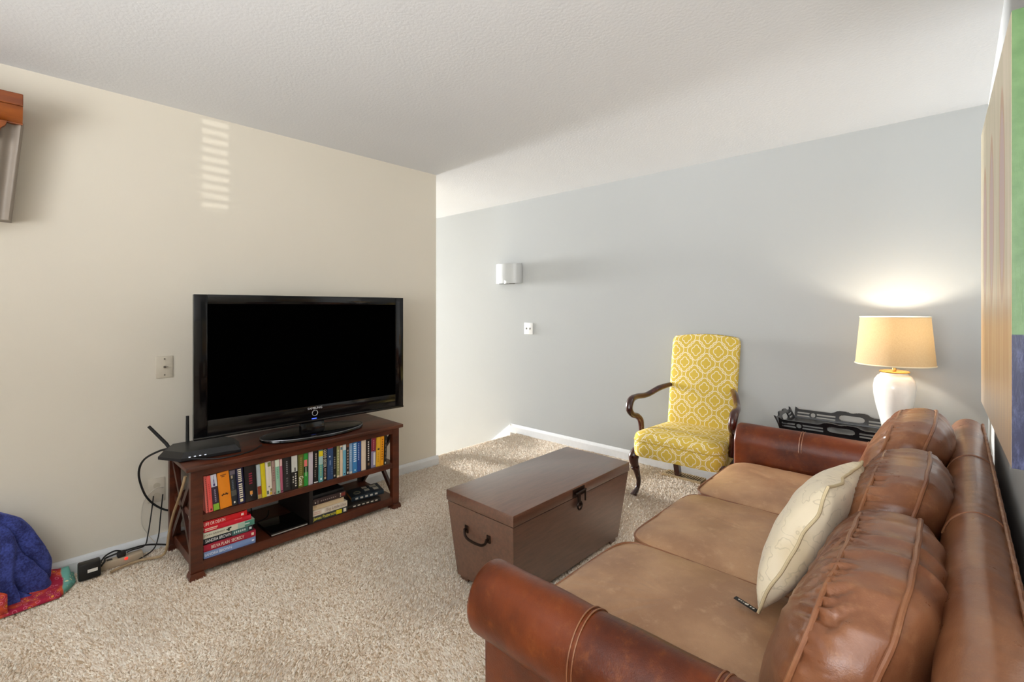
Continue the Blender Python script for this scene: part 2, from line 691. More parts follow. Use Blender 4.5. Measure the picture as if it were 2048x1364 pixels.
def cushion_geo(Wd, Ht, T, b, e, C, A, B, Cn, nth=120, bul=0.012, Tr=None):
    """boxed cushion: perimeter superellipse in (A,B), thickness along Cn. returns MB and seam function"""
    C, A, B, Cn = Vector(C), Vector(A), Vector(B), Vector(Cn)
    rows = []
    for s in (0.03, 0.15, 0.3, 0.45, 0.6, 0.72, 0.82, 0.9, 0.96, 1.0):
        rows.append((s, b + (T / 2 - b) * (1 - s ** 2.6) ** 0.8))
    rows = rows
    band = [(1.0 + bul * (1 - (k / 6.0) ** 2), b * k / 6.0) for k in (5, 4, 3, 2, 1, 0, -1, -2, -3, -4, -5)]
    Tr = Tr or T
    full = rows + band + [(s, -(b + (Tr / 2 - b) * (1 - s ** 2.6) ** 0.8)) for s, w in rows[::-1]]

    def per(th):
        return (spow(math.cos(th), e) * Wd / 2, spow(math.sin(th), e) * Ht / 2)

    def pt(th, s, w):
        a, h = per(th)
        return C + A * (a * s) + B * (h * s) + Cn * w
    mb = MB()
    # even arclength sampling of the perimeter
    ths = np.linspace(0, 2 * PI, 2000)
    P = np.array([per(t) for t in ths])
    L = np.concatenate([[0], np.cumsum(np.hypot(*(P[1:] - P[:-1]).T))])
    TH = np.interp(np.linspace(0, L[-1], nth + 1)[:-1], L, ths)
    m = len(full)
    mb.grid(lambda u, v: pt(TH[int(round(u * nth)) % nth], *full[int(round(v * (m - 1)))]), nth, m, wrap_u=True)
    mb.f.append(tuple(range(nth))[::-1])
    o = (m - 1) * nth
    mb.f.append(tuple(o + k for k in range(nth)))
    return mb, lambda w, off=1.01: [pt(t, off, w) for t in TH]


sofa = thing('leather_sofa', 'three-seat brown leather sofa with rolled arms along the right wall', 'sofa', (-0.43, 1.98, 0.0))
M_ARM = leather_mat('arm_leather', '#481a04', '#70310c', '#86491c', 0.34, 0.38)
# base
MB().box((-0.87, 0.97, 0.07), (0.06, 2.99, 0.285), 0.02).build('base', M_ARM, sofa, True)
for x in (-0.82, 0.02):
    for y in (1.04, 2.92):
        MB().lathe([(0.022, 0), (0.03, 0.03), (0.034, 0.075)], (x, y, 0.004), 16).build('foot', M_MAHOG, sofa, True)
# back
bp = [(-0.07, 0.1), (-0.055, 0.42), (-0.040, 0.59), (-0.034, 0.67), (-0.028, 0.722), (-0.012, 0.762), (0.012, 0.786), (0.040, 0.795), (0.066, 0.789), (0.084, 0.775), (0.092, 0.757), (0.088, 0.67), (0.082, 0.1)]
bps = [(p.x, p.z) for p in bez([(a, 0, b) for a, b in bp], 6)]
nb = len(bps)
BY0_, BY1_ = 0.86, 3.105
bk = MB().grid(lambda u, v: (bps[int(round(u * (nb - 1)))][0], BY0_ + (BY1_ - BY0_) * v, bps[int(round(u * (nb - 1)))][1]), nb, 150)
bk.f.append(tuple(range(nb)))
bk.f.append(tuple(149 * nb + k for k in range(nb))[::-1])
bko = bk.build('backrest', M_LEATHER, sofa, True, 55)
displace(bko, lambda c, n_: 0.0030 * noise.noise((c.x * 14, c.y * 6, c.z * 10)) + (0.0016 * noise.noise((c.x * 5, c.y * 45, 0.0)) if n_.z > 0.2 else 0))
MB().tube([(0.0895, BY0_ + 0.005 + (BY1_ - BY0_ - 0.01) * k / 140, 0.774 + 0.0025 * math.sin(k * 2.3) + 0.002 * math.sin(k * 0.9)) for k in range(141)], 0.0055, 8).build('piping', M_PIPE, bko, True)
for y in (1.69, 2.34):
    MB().tube([(p[0], y, p[1] + 0.0008) for p in bps[24:60]], 0.0024, 6).build('seam', M_PIPE, bko, True)
# arms
def arm(yc, s, zc):
    ry, rz = 0.086, 0.103
    pts = []
    for k in range(33):
        t = math.radians(-75 + k * (255.0 / 32))     # outer underside, over the top, to the inner side
        pts.append((yc + s * ry * math.cos(t), zc + rz * math.sin(t)))
    pts.append((yc - s * (ry - 0.002), 0.30))
    pts.append((yc - s * (ry - 0.002), 0.08))
    pts.append((yc + s * 0.012, 0.08))
    pts.append((yc + s * 0.014, 0.40))
    n = len(pts)
    xs = [-0.962, -0.960, -0.950] + list(np.linspace(-0.92, -0.05, 40))
    sc = [0.88, 0.96, 0.992] + [1.0] * 40
    cy = yc - s * 0.02
    mb = MB()
    def fn(u, v):
        i = int(round(u * n)) % n
        j = int(round(v * (len(xs) - 1)))
        y, z = pts[i]
        return (xs[j], cy + (y - cy) * sc[j], 0.4 + (z - 0.4) * (sc[j] if z > 0.1 else 1))
    mb.grid(fn, n, len(xs), wrap_u=True)
    mb.f.append(tuple(range(n)))
    mb.f.append(tuple((len(xs) - 1) * n + k for k in range(n))[::-1])
    o = mb.build('arm', M_ARM, sofa, True, 60)
    displace(o, lambda c, n_: 0.0026 * noise.noise((c.x * 8, c.y * 10, c.z * 10)))
    for x in (-0.625, -0.33):
        for dx in (0.0, 0.012):
            ring = [(x + dx, yc + s * (ry + 0.0008) * math.cos(math.radians(a)), zc + (rz + 0.0008) * math.sin(math.radians(a))) for a in range(-75, 181, 6)]
            MB().tube(ring, 0.0019, 6).build('seam', M_PIPE, o, True)
    return o
arm(0.931, -1, 0.510)
arm(3.030, 1, 0.526)
# seat cushions
for i, yc in enumerate((1.330, 1.958, 2.586)):
    mb, seam = cushion_geo(0.672, 0.630, 0.195, 0.062, 0.27, (-0.600, yc, 0.366), (1, 0, 0), (0, 1, 0), (0, 0, 1), 140)
    o = mb.build('seat_cushion', M_SEAT, sofa, True, 80)
    seed = i * 7.7
    def fn(c, n_, seed=seed):
        r = max(0, n_.z)
        d = 0.008 * noise.noise((c.x * 4 + seed, c.y * 4, 0)) * r
        d += 0.0032 * (1 - 2 * abs(noise.noise((c.x * 7 + seed, c.y * 18 + 6 * noise.noise((c.x * 3, c.y * 3, seed)), 1)))) * r
        return d
    displace(o, fn)
    MB().tube(seam(0.062, 1.004), 0.0042, 8, closed=True).build('piping', M_PIPE, o, True)
# back cushions
for i, (yc, zt, Wd, e, xo) in enumerate(((1.325, 0.792, 0.655, 0.60, 0.0), (1.955, 0.820, 0.63, 0.55, 0.0), (2.575, 0.866, 0.63, 0.55, 0.0))):
    be, ga = math.radians(17), math.radians(9)
    Ht = 0.42 + (zt - 0.79) * 0.5
    up = Vector((math.sin(be), 0, math.cos(be)))
    fw = Vector((-math.cos(ga), 0, -math.sin(ga)))
    ctr = Vector((-0.122 + xo, yc, zt)) - up * (Ht / 2)
    mb, seam = cushion_geo(Wd, Ht, 0.240, 0.060, e, ctr, (0, 1, 0), up, fw, 420, 0.055, 0.325)
    o = mb.build('back_cushion', M_LEATHER, sofa, True, 80)
    seed = 3.1 * i
    lc = ctr - Vector(sofa.location)
    def fn(c, n_, seed=seed, lc=lc, up=up, fw=fw):
        p = c - lc
        w = p.dot(fw)
        h = p.z
        band = max(0.0, 1 - (abs(w) / 0.075) ** 4)
        top = max(0.0, min(1.0, (n_.z + 0.25)))
        q = p.y * 46 + 2.4 * noise.noise((w * 16, p.y * 5, seed))
        g = (1 - 2.6 * abs(noise.noise((q, w * 5, seed)))) + 0.5 * (1 - 2.6 * abs(noise.noise((q * 2.1, w * 9, seed + 4))))
        amp = 0.5 + 0.9 * (0.5 + 0.5 * noise.noise((p.y * 5, w * 4, seed + 12)))
        d = 0.0095 * band * top * g * amp
        face = 1 - band
        d += face * 0.010 * (1 - 2.4 * abs(noise.noise((p.y * 9 + h * 5, h * 6 - p.y * 3, seed + 9)))) * 0.8
        d += 0.008 * noise.noise((p.y * 4.5, h * 5, seed + 2))
        return d
    displace(o, fn)
    for sgn in (1, -1):
        q = []
        for p in seam(0.060 * sgn, 1.004)[::3]:
            p = Vector(p)
            rel = p - ctr
            k = 0.008 * noise.noise((rel.y * 4.5, rel.z * 5, seed + 2))
            out = Vector((0, rel.y, 0)) / (Wd / 2) + up * (rel.dot(up) / (Ht / 2))
            out.normalize()
            wob = 0.0045 * noise.noise((rel.y * 11, rel.z * 11, seed + 5 + sgn))
            q.append(p + out * (k + 0.007) + fw * wob)
        MB().tube(q, 0.0056, 8, closed=True).build('piping', M_PIPE, o, True)

# ------------------------------------------------------------------ throw pillow on the sofa
def pillow_fabric():
    m, nt, b = new_mat('cream_leaf_fabric')
    co = coord(nt)
    w = noise_n(nt, co, 9, 3)
    v2 = noise_n(nt, co, 5, 2)
    line = ((w * 7.0).frac() - 0.5).abs().smooth(0.0, 0.09)      # thin contour lines
    leaf = v2.smooth(0.50, 0.62)
    a = mixc(nt, leaf * 0.35, srgb('#e6d8bb'), srgb('#bda36a'))
    inv = (line * -1.0) + 1.0
    c = mixc(nt, inv * 0.30, a, srgb('#8a7c54'))
    nt.links.new(c, b.inputs['Base Color'])
    b.inputs['Roughness'].default_value = 0.6
    b.inputs['Sheen Weight'].default_value = 0.2
    bump(nt, b, noise_n(nt, co, 600, 2), 0.15, 0.001)
    return m


pil = thing('throw_pillow', 'cream leaf-patterned throw pillow with piped edge leaning on the sofa back cushions', 'pillow', (-0.36, 1.72, 0.465))
PA, PB, PD, PCc = Vector((-0.400, 1.425, 0.476)), Vector((-0.40, 1.90, 0.476)), Vector((-0.250, 1.545, 0.825)), Vector((-0.232, 1.995, 0.795))
def pil_base(s, t):
    # s along length 0..1, t up 0..1, concave edges
    p = PA * (1 - s) * (1 - t) + PB * s * (1 - t) + PD * (1 - s) * t + PCc * s * t
    c = (PA + PB + PD + PCc) / 4
    a, b = 2 * s - 1, 2 * t - 1
    k = 0.07 * ((1 - a * a) * b ** 4 + (1 - b * b) * a ** 4)
    p = p + (c - p) * k
    e = max(abs(a), abs(b)) ** 6
    p = p + Vector((0.010 * noise.noise((s * 5, t * 5, 1.5)) * e, 0.012 * noise.noise((s * 4, t * 6, 8.0)) * e, 0.008 * noise.noise((s * 6, t * 4, 3.0)) * e))
    return p
nrm = (PB - PA).cross(PD - PA).normalized()
if nrm.x > 0: nrm = -nrm
def pil_th(s, t):
    a, b = abs(2 * s - 1), abs(2 * t - 1)
    return max(0.0, (1 - a ** 2.2) * (1 - b ** 2.2)) ** 0.42
pm = MB()
def pf(sign, T):
    def fn(u, v):
        th = pil_th(u, v)
        p = pil_base(u, v)
        wr = 0.006 * noise.noise((u * 7 + sign, v * 5, 3.0)) * th + 0.004 * noise.noise((u * 3, v * 18, 1.0 + sign)) * (1 - th) * min(1, th * 6)
        return p + nrm * (sign * (T * th) + wr)
    return fn
pm.grid(pf(1, 0.088), 40, 40)
pm.grid(pf(-1, 0.062), 40, 40)
PM_FAB = pillow_fabric()
pm.build('cover', PM_FAB, pil, True, 80)
edge = [pil_base(k / 24, 0) for k in range(24)] + [pil_base(1, k / 24) for k in range(24)] + [pil_base(1 - k / 24, 1) for k in range(24)] + [pil_base(0, 1 - k / 24) for k in range(24)]
MB().tube(edge, 0.0045, 8, closed=True).build('piping', plain('#cdbb94', 0.7), pil, True)
# black woven tag at the near lower corner
tg = MB()
t0 = Vector((-0.405, 1.43, 0.473)); td = Vector((-0.062, 0.012, 0.004)); tw = Vector((0.003, 0.015, 0.0))
for k in range(1):
    a, b_, c_, d_ = t0 - tw / 2, t0 + tw / 2, t0 + td + tw / 2 + Vector((0, 0, 0.004)), t0 + td - tw / 2 + Vector((0, 0, 0.004))
    up2 = Vector((0, 0, 0.0016))
    tg.add([a, b_, c_, d_, a + up2, b_ + up2, c_ + up2, d_ + up2], [(0, 1, 2, 3), (4, 7, 6, 5), (0, 4, 5, 1), (1, 5, 6, 2), (2, 6, 7, 3), (3, 7, 4, 0)])
tago = tg.build('tag', plain('#141210', 0.6), pil)
tn = MB()
for k, (a, l, w) in enumerate(((0.16, .006, .003), (0.28, .004, .003), (0.46, .010, .006), (0.60, .004, .003), (0.7, .004, .003), (0.8, .005, .003))):
    c0 = t0 + td * a + Vector((0, 0, 0.0023 + 0.004 * a))
    tn.box((c0.x - l / 2, c0.y - w / 2, c0.z - 0.0005), (c0.x + l / 2, c0.y + w / 2, c0.z + 0.0005))
tn.build('tag_mark', plain('#d9d4c8', 0.6), tago)

# ================================================================== TRUNK
def trunk_mat():
    m, nt, b = new_mat('brown_painted_trunk')
    co = coord(nt, 'Object', (1, 0.12, 1), (0, 0, 0.25))
    v = noise_n(nt, co, 55, 6, 0.7)
    s = noise_n(nt, coord(nt, 'Object', (1, 0.07, 1), (0, 0, 0.12)), 20, 5, 0.75)
    a = mixc(nt, v.smooth(0.3, 0.7), srgb('#52301f'), srgb('#6e4733'))
    scr = s.smooth(0.64, 0.67)
    c = mixc(nt, scr * 0.55, a, srgb('#241610'))
    nt.links.new(c, b.inputs['Base Color'])
    b.inputs['Roughness'].default_value = 0.42
    b.inputs['Specular IOR Level'].default_value = 0.7
    b.inputs['Coat Weight'].default_value = 1.0
    b.inputs['Coat Roughness'].default_value = 0.3
    b.inputs['Coat IOR'].default_value = 1.7
    bump(nt, b, v, 0.12, 0.001)
    return m


M_TRUNK = trunk_mat()
M_IRON = plain('#2b1d16', 0.35, 0.6)
TX0, TX1, TY0, TY1, TZ = -1.840, -1.388, 1.492, 2.486, 0.424
BX0, BX1, BY0, BY1 = -1.772, -1.398, 1.508, 2.372
tr = thing('storage_trunk', 'brown painted wooden trunk with iron latch and end handle used as coffee table', 'trunk', ((TX0 + TX1) / 2, (TY0 + TY1) / 2, 0))
zl = TZ - 0.052
body = MB()
z0 = 0.028
def lerp(a, b, t): return a + (b - a) * t
t_ = (zl - z0) / zl
vb = [(BX0, BY0, z0), (BX1, BY0, z0), (BX1, BY1, z0), (BX0, BY1, z0)]
ins = 0.006
vt = [(TX0 + ins, TY0 + ins, zl - 0.004), (TX1 - ins, TY0 + ins, zl - 0.004), (TX1 - ins, TY1 - ins, zl - 0.004), (TX0 + ins, TY1 - ins, zl - 0.004)]
body.add(vb + vt, [(3, 2, 1, 0), (4, 5, 6, 7), (0, 1, 5, 4), (1, 2, 6, 5), (2, 3, 7, 6), (3, 0, 4, 7)])
body.build('body', M_TRUNK, tr)
MB().box((TX0, TY0, zl + 0.001), (TX1, TY1, TZ), 0.004).build('lid', M_TRUNK, tr, True, 30)
for x, y in ((BX0 + 0.035, BY0 + 0.04), (BX1 - 0.035, BY0 + 0.04), (BX0 + 0.035, BY1 - 0.04), (BX1 - 0.035, BY1 - 0.04)):
    MB().box((x - 0.028, y - 0.028, 0.0), (x + 0.028, y + 0.028, z0 + 0.004), 0.004).build('foot', M_TRUNK, tr)
def face_x(z): return lerp(BX1, TX1 - ins, (z - z0) / (zl - z0))
def face_y(z): return lerp(BY0, TY0 + ins, (z - z0) / (zl - z0))
# latch on the front face
lt = MB()
yl = 1.975
lt.box((TX1 - 0.002, yl - 0.05, zl + 0.004), (TX1 + 0.003, yl + 0.05, TZ - 0.008), 0.001)
lt.box((TX1 + 0.001, yl - 0.012, zl - 0.05), (TX1 + 0.007, yl + 0.012, zl + 0.02), 0.002)
la = lt.build('latch', M_IRON, tr)
MB().tube([(TX1 + 0.008, yl - 0.035, zl + 0.02), (TX1 + 0.010, yl + 0.05, zl + 0.026)], 0.005, 10).build('latch_bar', M_IRON, la, True)
MB().tube([(TX1 + 0.010, yl + 0.045, zl + 0.03), (TX1 + 0.012, yl + 0.042, zl - 0.03)], 0.0045, 10).build('latch_bar', M_IRON, la, True)
MB().tube([(TX1 + 0.008, yl + 0.017 * math.cos(a), zl - 0.045 + 0.02 * math.sin(a)) for a in np.linspace(0, 2 * PI, 20)[:-1]], 0.0045, 8, True).build('ring', M_IRON, la, True)
# bail handle on the near end
zh = 0.270
yh = face_y(zh)
xc = -1.622
ho = MB().tube(bez([(xc - 0.075, yh - 0.014, zh), (xc - 0.068, yh - 0.018, zh - 0.018), (xc - 0.045, yh - 0.022, zh - 0.030), (xc, yh - 0.022, zh - 0.034), (xc + 0.045, yh - 0.022, zh - 0.030), (xc + 0.068, yh - 0.018, zh - 0.018), (xc + 0.075, yh - 0.014, zh)], 6), 0.0062, 8).build('handle', M_IRON, tr, True)
for dx in (-0.075, 0.075):
    MB().box((xc + dx - 0.012, yh - 0.004, zh - 0.018), (xc + dx + 0.012, yh + 0.003, zh + 0.018), 0.002).tube([(xc + dx, yh - 0.004, zh), (xc + dx, yh - 0.016, zh)], 0.007, 10).build('handle_mount', M_IRON, ho, True)

# ================================================================== YELLOW CHAIR
def chair_fabric():
    m, nt, b = new_mat('yellow_trellis_fabric')
    t = nt.nodes.new('ShaderNodeUVMap')
    t.uv_map = 'UVMap'
    sx = nt.nodes.new('ShaderNodeSeparateXYZ')
    nt.links.new(t.outputs[0], sx.inputs[0])
    U = N(nt, sx.outputs[0]) / 0.158 + 50.0
    V = N(nt, sx.outputs[1]) / 0.172 + 50.0
    mask = None
    for off in (0.0, 0.5):
        x = ((U + off).frac() - 0.5).abs()
        y = ((V + off).frac() - 0.5).abs()
        def circ(ax, ay, r):
            dx, dy = x - ax, y - ay
            return (dx * dx + dy * dy).sqrt() - r
        d1 = circ(0.10, 0, 0.115).min(circ(0, 0.11, 0.105)).min(circ(0, 0, 0.08))
        d2 = circ(0.235, 0, 0.175).min(circ(0, 0.26, 0.14)).min(circ(0.13, 0.17, 0.12)).min(circ(0, 0, 0.22))
        for d in (d1, d2):
            l = ((d.abs().smooth(0.008, 0.022)) * -1.0) + 1.0
            mask = l if mask is None else mask.max(l)
    co = coord(nt)
    n1 = noise_n(nt, co, 420, 2)
    yel = mixc(nt, n1, srgb('#c9a73a'), srgb('#dabf5a'))
    c = mixc(nt, mask, yel, srgb('#ece2c8'))
    nt.links.new(c, b.inputs['Base Color'])
    b.inputs['Roughness'].default_value = 0.8
    b.inputs['Specular IOR Level'].default_value = 0.2
    bump(nt, b, n1 + mask * 0.6, 0.2, 0.001)
    return m


M_FAB = chair_fabric()
# chair local frame: faces -y, origin at floor below seat centre
ch = thing('upholstered_armchair', 'yellow trellis-patterned armchair with curved dark wooden arms beside the far wall', 'chair', (-1.368, 3.30, 0.0), (0, 0, math.radians(2.0)))


def up_block(name, mat, fn_sec, ny, ns, uvs, parent):
    """tube of closed sections; fn_sec(j)->list of pts; uv = (arc, along)"""
    mb = MB()
    secs = [fn_sec(j / (ny - 1)) for j in range(ny)]
    n = len(secs[0])
    arc = [0]
    S = secs[len(secs) // 2]
    for i in range(1, n + 1):
        arc.append(arc[-1] + (Vector(S[i % n]) - Vector(S[i - 1])).length)
    al = [0]
    for j in range(1, ny):
        al.append(al[-1] + (Vector(secs[j][0]) - Vector(secs[j - 1][0])).length)
    mb.grid(lambda u, v: secs[int(round(v * (ny - 1)))][int(round(u * n)) % n], n, ny, True, lambda i, j: (arc[i] + uvs[0], al[j] + uvs[1]))
    for j, rev in ((0, True), (ny - 1, False)):
        f = [j * n + k for k in range(n)]
        if rev: f = f[::-1]
        c = secs[j]
        mb.uv[len(mb.f)] = [(c[k % n][0], c[k % n][1] if abs(c[0][2] - c[n // 2][2]) < 0.05 else c[k % n][2]) for k in [q - j * n for q in f]]
        mb.f.append(tuple(f))
    return mb.build(name, mat, parent, True, 50, world=False)


def rrect(w, d, r, n=6):
    """rounded rectangle outline (x,y) counter-clockwise starting front-left (y=-d/2)"""
    out = []
    for cx, cy, a0 in ((-w / 2 + r, -d / 2 + r, 180), (w / 2 - r, -d / 2 + r, 270), (w / 2 - r, d / 2 - r, 0), (-w / 2 + r, d / 2 - r, 90)):
        for k in range(n + 1):
            a = math.radians(a0 + 90 * k / n)
            out.append((cx + r * math.cos(a), cy + r * math.sin(a)))
    return out


# seat: upholstered box, bowed front, crowned; planar uv top, wrap uv on the sides
def seat_outline(grow):
    pts = []
    for x, y in rrect(0.62, 0.55, 0.075, 7):
        fr = (0.275 - y) / 0.55               # 1 at the front
        w = lerp(0.80, 1.0, fr)
        yb = y - 0.035 * max(0, fr) * (1 - (x / 0.31) ** 2)
        pts.append((x * w * (1 + grow), yb * (1 + grow) - 0.02))
    # subdivide long runs
    q = []
    n = len(pts)
    for i in range(n):
        a, b = pts[i], pts[(i + 1) % n]
        L = math.hypot(b[0] - a[0], b[1] - a[1])
        k = max(1, int(L / 0.03))
        for s in range(k):
            q.append((a[0] + (b[0] - a[0]) * s / k, a[1] + (b[1] - a[1]) * s / k))
    return q


so = seat_outline(0)
levels = [(0.94, 0.295), (0.99, 0.298), (1.0, 0.31), (1.004, 0.36), (1.0, 0.392), (0.992, 0.402), (1.0, 0.408), (0.992, 0.425), (0.965, 0.443), (0.90, 0.455), (0.75, 0.464), (0.5, 0.470), (0.25, 0.472), (0.02, 0.473)]
mb = MB()
n = len(so)
arc = [0]
for i in range(n):
    a, b = so[i], so[(i + 1) % n]
    arc.append(arc[-1] + math.hypot(b[0] - a[0], b[1] - a[1]))
nl = len(levels)
SEAT = lambda i, j: (so[i % n][0] * levels[j][0], so[i % n][1] * levels[j][0], levels[j][1])
mb.grid(lambda u, v: SEAT(int(round(u * n)), int(round(v * (nl - 1)))), n, nl, True)
k = 0
for j in range(nl - 1):
    for i in range(n):
        if j < 7:
            mb.uv[k] = [(arc[a] * 1.0, levels[b][1]) for a, b in ((i, j), (i + 1, j), (i + 1, j + 1), (i, j + 1))]
        else:
            mb.uv[k] = [(SEAT(a, b)[0], SEAT(a, b)[1]) for a, b in ((i, j), (i + 1, j), (i + 1, j + 1), (i, j + 1))]
        k += 1
mb.f.append(tuple(range(n))[::-1])
mb.uv[k] = [(0, 0)] * n
seat_o = mb.build('seat', M_FAB, ch, True, 60, world=False)
MB().tube([(p[0] * 1.001, p[1] * 1.001, 0.4035) for p in so], 0.0035, 6, True).build('welt', plain('#c4a640', 0.8), seat_o, True, world=False)

# back: rounded slab leaning back, gently arched top
def back_sec(v):
    z = lerp(0.40, 1.10, v)
    w = 0.475 + 0.015 * v
    d = 0.085
    yc = 0.185 + 0.13 * v ** 1.1
    if v > 0.94:
        k = (v - 0.94) / 0.06
        w *= 1 - 0.06 * k ** 2
        d *= 1 - 0.25 * k ** 2
    pts = []
    for x, y in rrect(w, d, 0.032, 5):
        zz = z + (0.022 * (1 - (x / (w / 2)) ** 2) * max(0, (v - 0.5) * 2) ** 2)
        bulge = -0.022 * (1 - (x / (w / 2)) ** 2) * math.sin(PI * min(1, max(0, v))) if y < 0 else 0
        pts.append((x, yc + y + bulge, zz))
    q = []
    m_ = len(pts)
    for i in range(m_):
        a, b = Vector(pts[i]), Vector(pts[(i + 1) % m_])
        kk = 12 if i in (5, 17) else 1
        for s in range(kk):
            t = s / kk
            p = a.lerp(b, t)
            x = p.x
            p.z = z + 0.022 * (1 - (x / (w / 2)) ** 2) * max(0, (v - 0.5) * 2) ** 2
            if a.y < yc and b.y < yc:
                p.y = yc - d / 2 - 0.022 * (1 - min(1, abs(x) / (w / 2)) ** 2) * math.sin(PI * v) if abs(x) < w / 2 - 0.032 else p.y
            q.append(tuple(p))
    return q
up_block('backrest', M_FAB, back_sec, 34, 0, (0.02, 0.0), ch)

# arms: gooseneck curves
for s in (-1, 1):
    path = bez([(s * 0.225, 0.20, 0.735), (s * 0.27, 0.10, 0.715), (s * 0.315, -0.02, 0.675), (s * 0.345, -0.13, 0.672), (s * 0.350, -0.205, 0.655), (s * 0.348, -0.235, 0.60), (s * 0.338, -0.205, 0.555), (s * 0.328, -0.150, 0.535), (s * 0.318, -0.118, 0.50), (s * 0.312, -0.115, 0.44), (s * 0.305, -0.115, 0.36)], 8)
    rad = lerp_list([0.016, 0.020, 0.019, 0.020, 0.024, 0.023, 0.020, 0.021, 0.020, 0.018, 0.017], len(path))
    MB().tube(path, rad, 12, flat=(1.05, 1.1)).build('arm', M_MAHOG, ch, True, world=False)
# front cabriole legs
for s in (-1, 1):
    path = bez([(s * 0.288, -0.235, 0.315), (s * 0.300, -0.262, 0.275), (s * 0.297, -0.255, 0.22), (s * 0.288, -0.235, 0.16), (s * 0.282, -0.222, 0.10), (s * 0.286, -0.232, 0.05), (s * 0.296, -0.258, 0.018), (s * 0.300, -0.270, 0.004)], 7)
    rad = lerp_list([0.034, 0.036, 0.028, 0.021, 0.016, 0.015, 0.020, 0.024], len(path))
    lg = MB().tube(path, rad, 14).build('leg', M_MAHOG, ch, True, world=False)
    MB().tube([(s * 0.2955, -0.252, 0.205), (s * 0.294, -0.249, 0.192)], 0.030, 14).build('leg_ring', M_MAHOG, lg, True, world=False)
# rear square legs, raked back
for s in (-1, 1):
    b_ = MB()
    lo = [(s * 0.200 - 0.020, 0.268), (s * 0.200 + 0.020, 0.268), (s * 0.200 + 0.020, 0.308), (s * 0.200 - 0.020, 0.308)]
    hi = [(s * 0.205 - 0.022, 0.165), (s * 0.205 + 0.022, 0.165), (s * 0.205 + 0.022, 0.215), (s * 0.205 - 0.022, 0.215)]
    b_.add([(x, y, 0.004) for x, y in lo] + [(x, y, 0.40) for x, y in hi], [(3, 2, 1, 0), (4, 5, 6, 7), (0, 1, 5, 4), (1, 2, 6, 5), (2, 3, 7, 6), (3, 0, 4, 7)])
    b_.build('leg', M_MAHOG, ch, world=False)

# ------------------------------------------------------------------ floor register
rg = thing('floor_register', 'slotted metal floor vent register under the yellow chair', 'vent', (-1.545, 3.605, 0.0))
MB().box((-1.685, 3.558, 0.004), (-1.405, 3.652, 0.014)).build('plate', plain('#3a2a1c', 0.6), rg)
fr = MB()
fr.box((-1.695, 3.548, 0.0), (-1.395, 3.560, 0.021), 0.001).box((-1.695, 3.650, 0.0), (-1.395, 3.662, 0.021), 0.001)
fr.box((-1.695, 3.56, 0.0), (-1.685, 3.65, 0.021), 0.001).box((-1.405, 3.56, 0.0), (-1.395, 3.65, 0.021), 0.001)
fr.build('frame', plain('#b9a27c', 0.45), rg)
for k in range(16):
    x = -1.681 + k * 0.0175
    MB().box((x, 3.559, 0.014), (x + 0.0062, 3.651, 0.021)).build('slat', plain('#b9a27c', 0.45), rg)

# ================================================================== END TABLE, TRAY, LAMP
tb = thing('end_table', 'small dark end table in the corner behind the sofa arm carrying tray and lamp', 'table', (-0.37, 3.42, 0.0))
MB().box((-0.74, 3.17, 0.558), (-0.03, 3.67, 0.583), 0.004).build('table_top', M_MAHOG, tb)
for x in (-0.68, -0.06):
    for y in (3.20, 3.64):
        MB().box((x - 0.02, y - 0.02, 0.0), (x + 0.02, y + 0.02, 0.559)).build('leg', M_MAHOG, tb)
MB().box((-0.66, 3.21, 0.48), (-0.08, 3.63, 0.559)).build('apron', M_MAHOG, tb)

TRX0, TRX1, TRY0, TRY1, TRZ = -0.790, -0.165, 3.245, 3.605, 0.584
M_TRAY = plain('#17181a', 0.28, 0.0, 0.5, 0.3)
ty = thing('serving_tray', 'black wooden serving tray with pierced sides and oval handle holes on the end table', 'tray', ((TRX0 + TRX1) / 2, (TRY0 + TRY1) / 2, TRZ))
MB().box((TRX0 + 0.012, TRY0 + 0.012, TRZ), (TRX1 - 0.012, TRY1 - 0.012, TRZ + 0.010), 0.002).build('bottom', M_TRAY, ty)


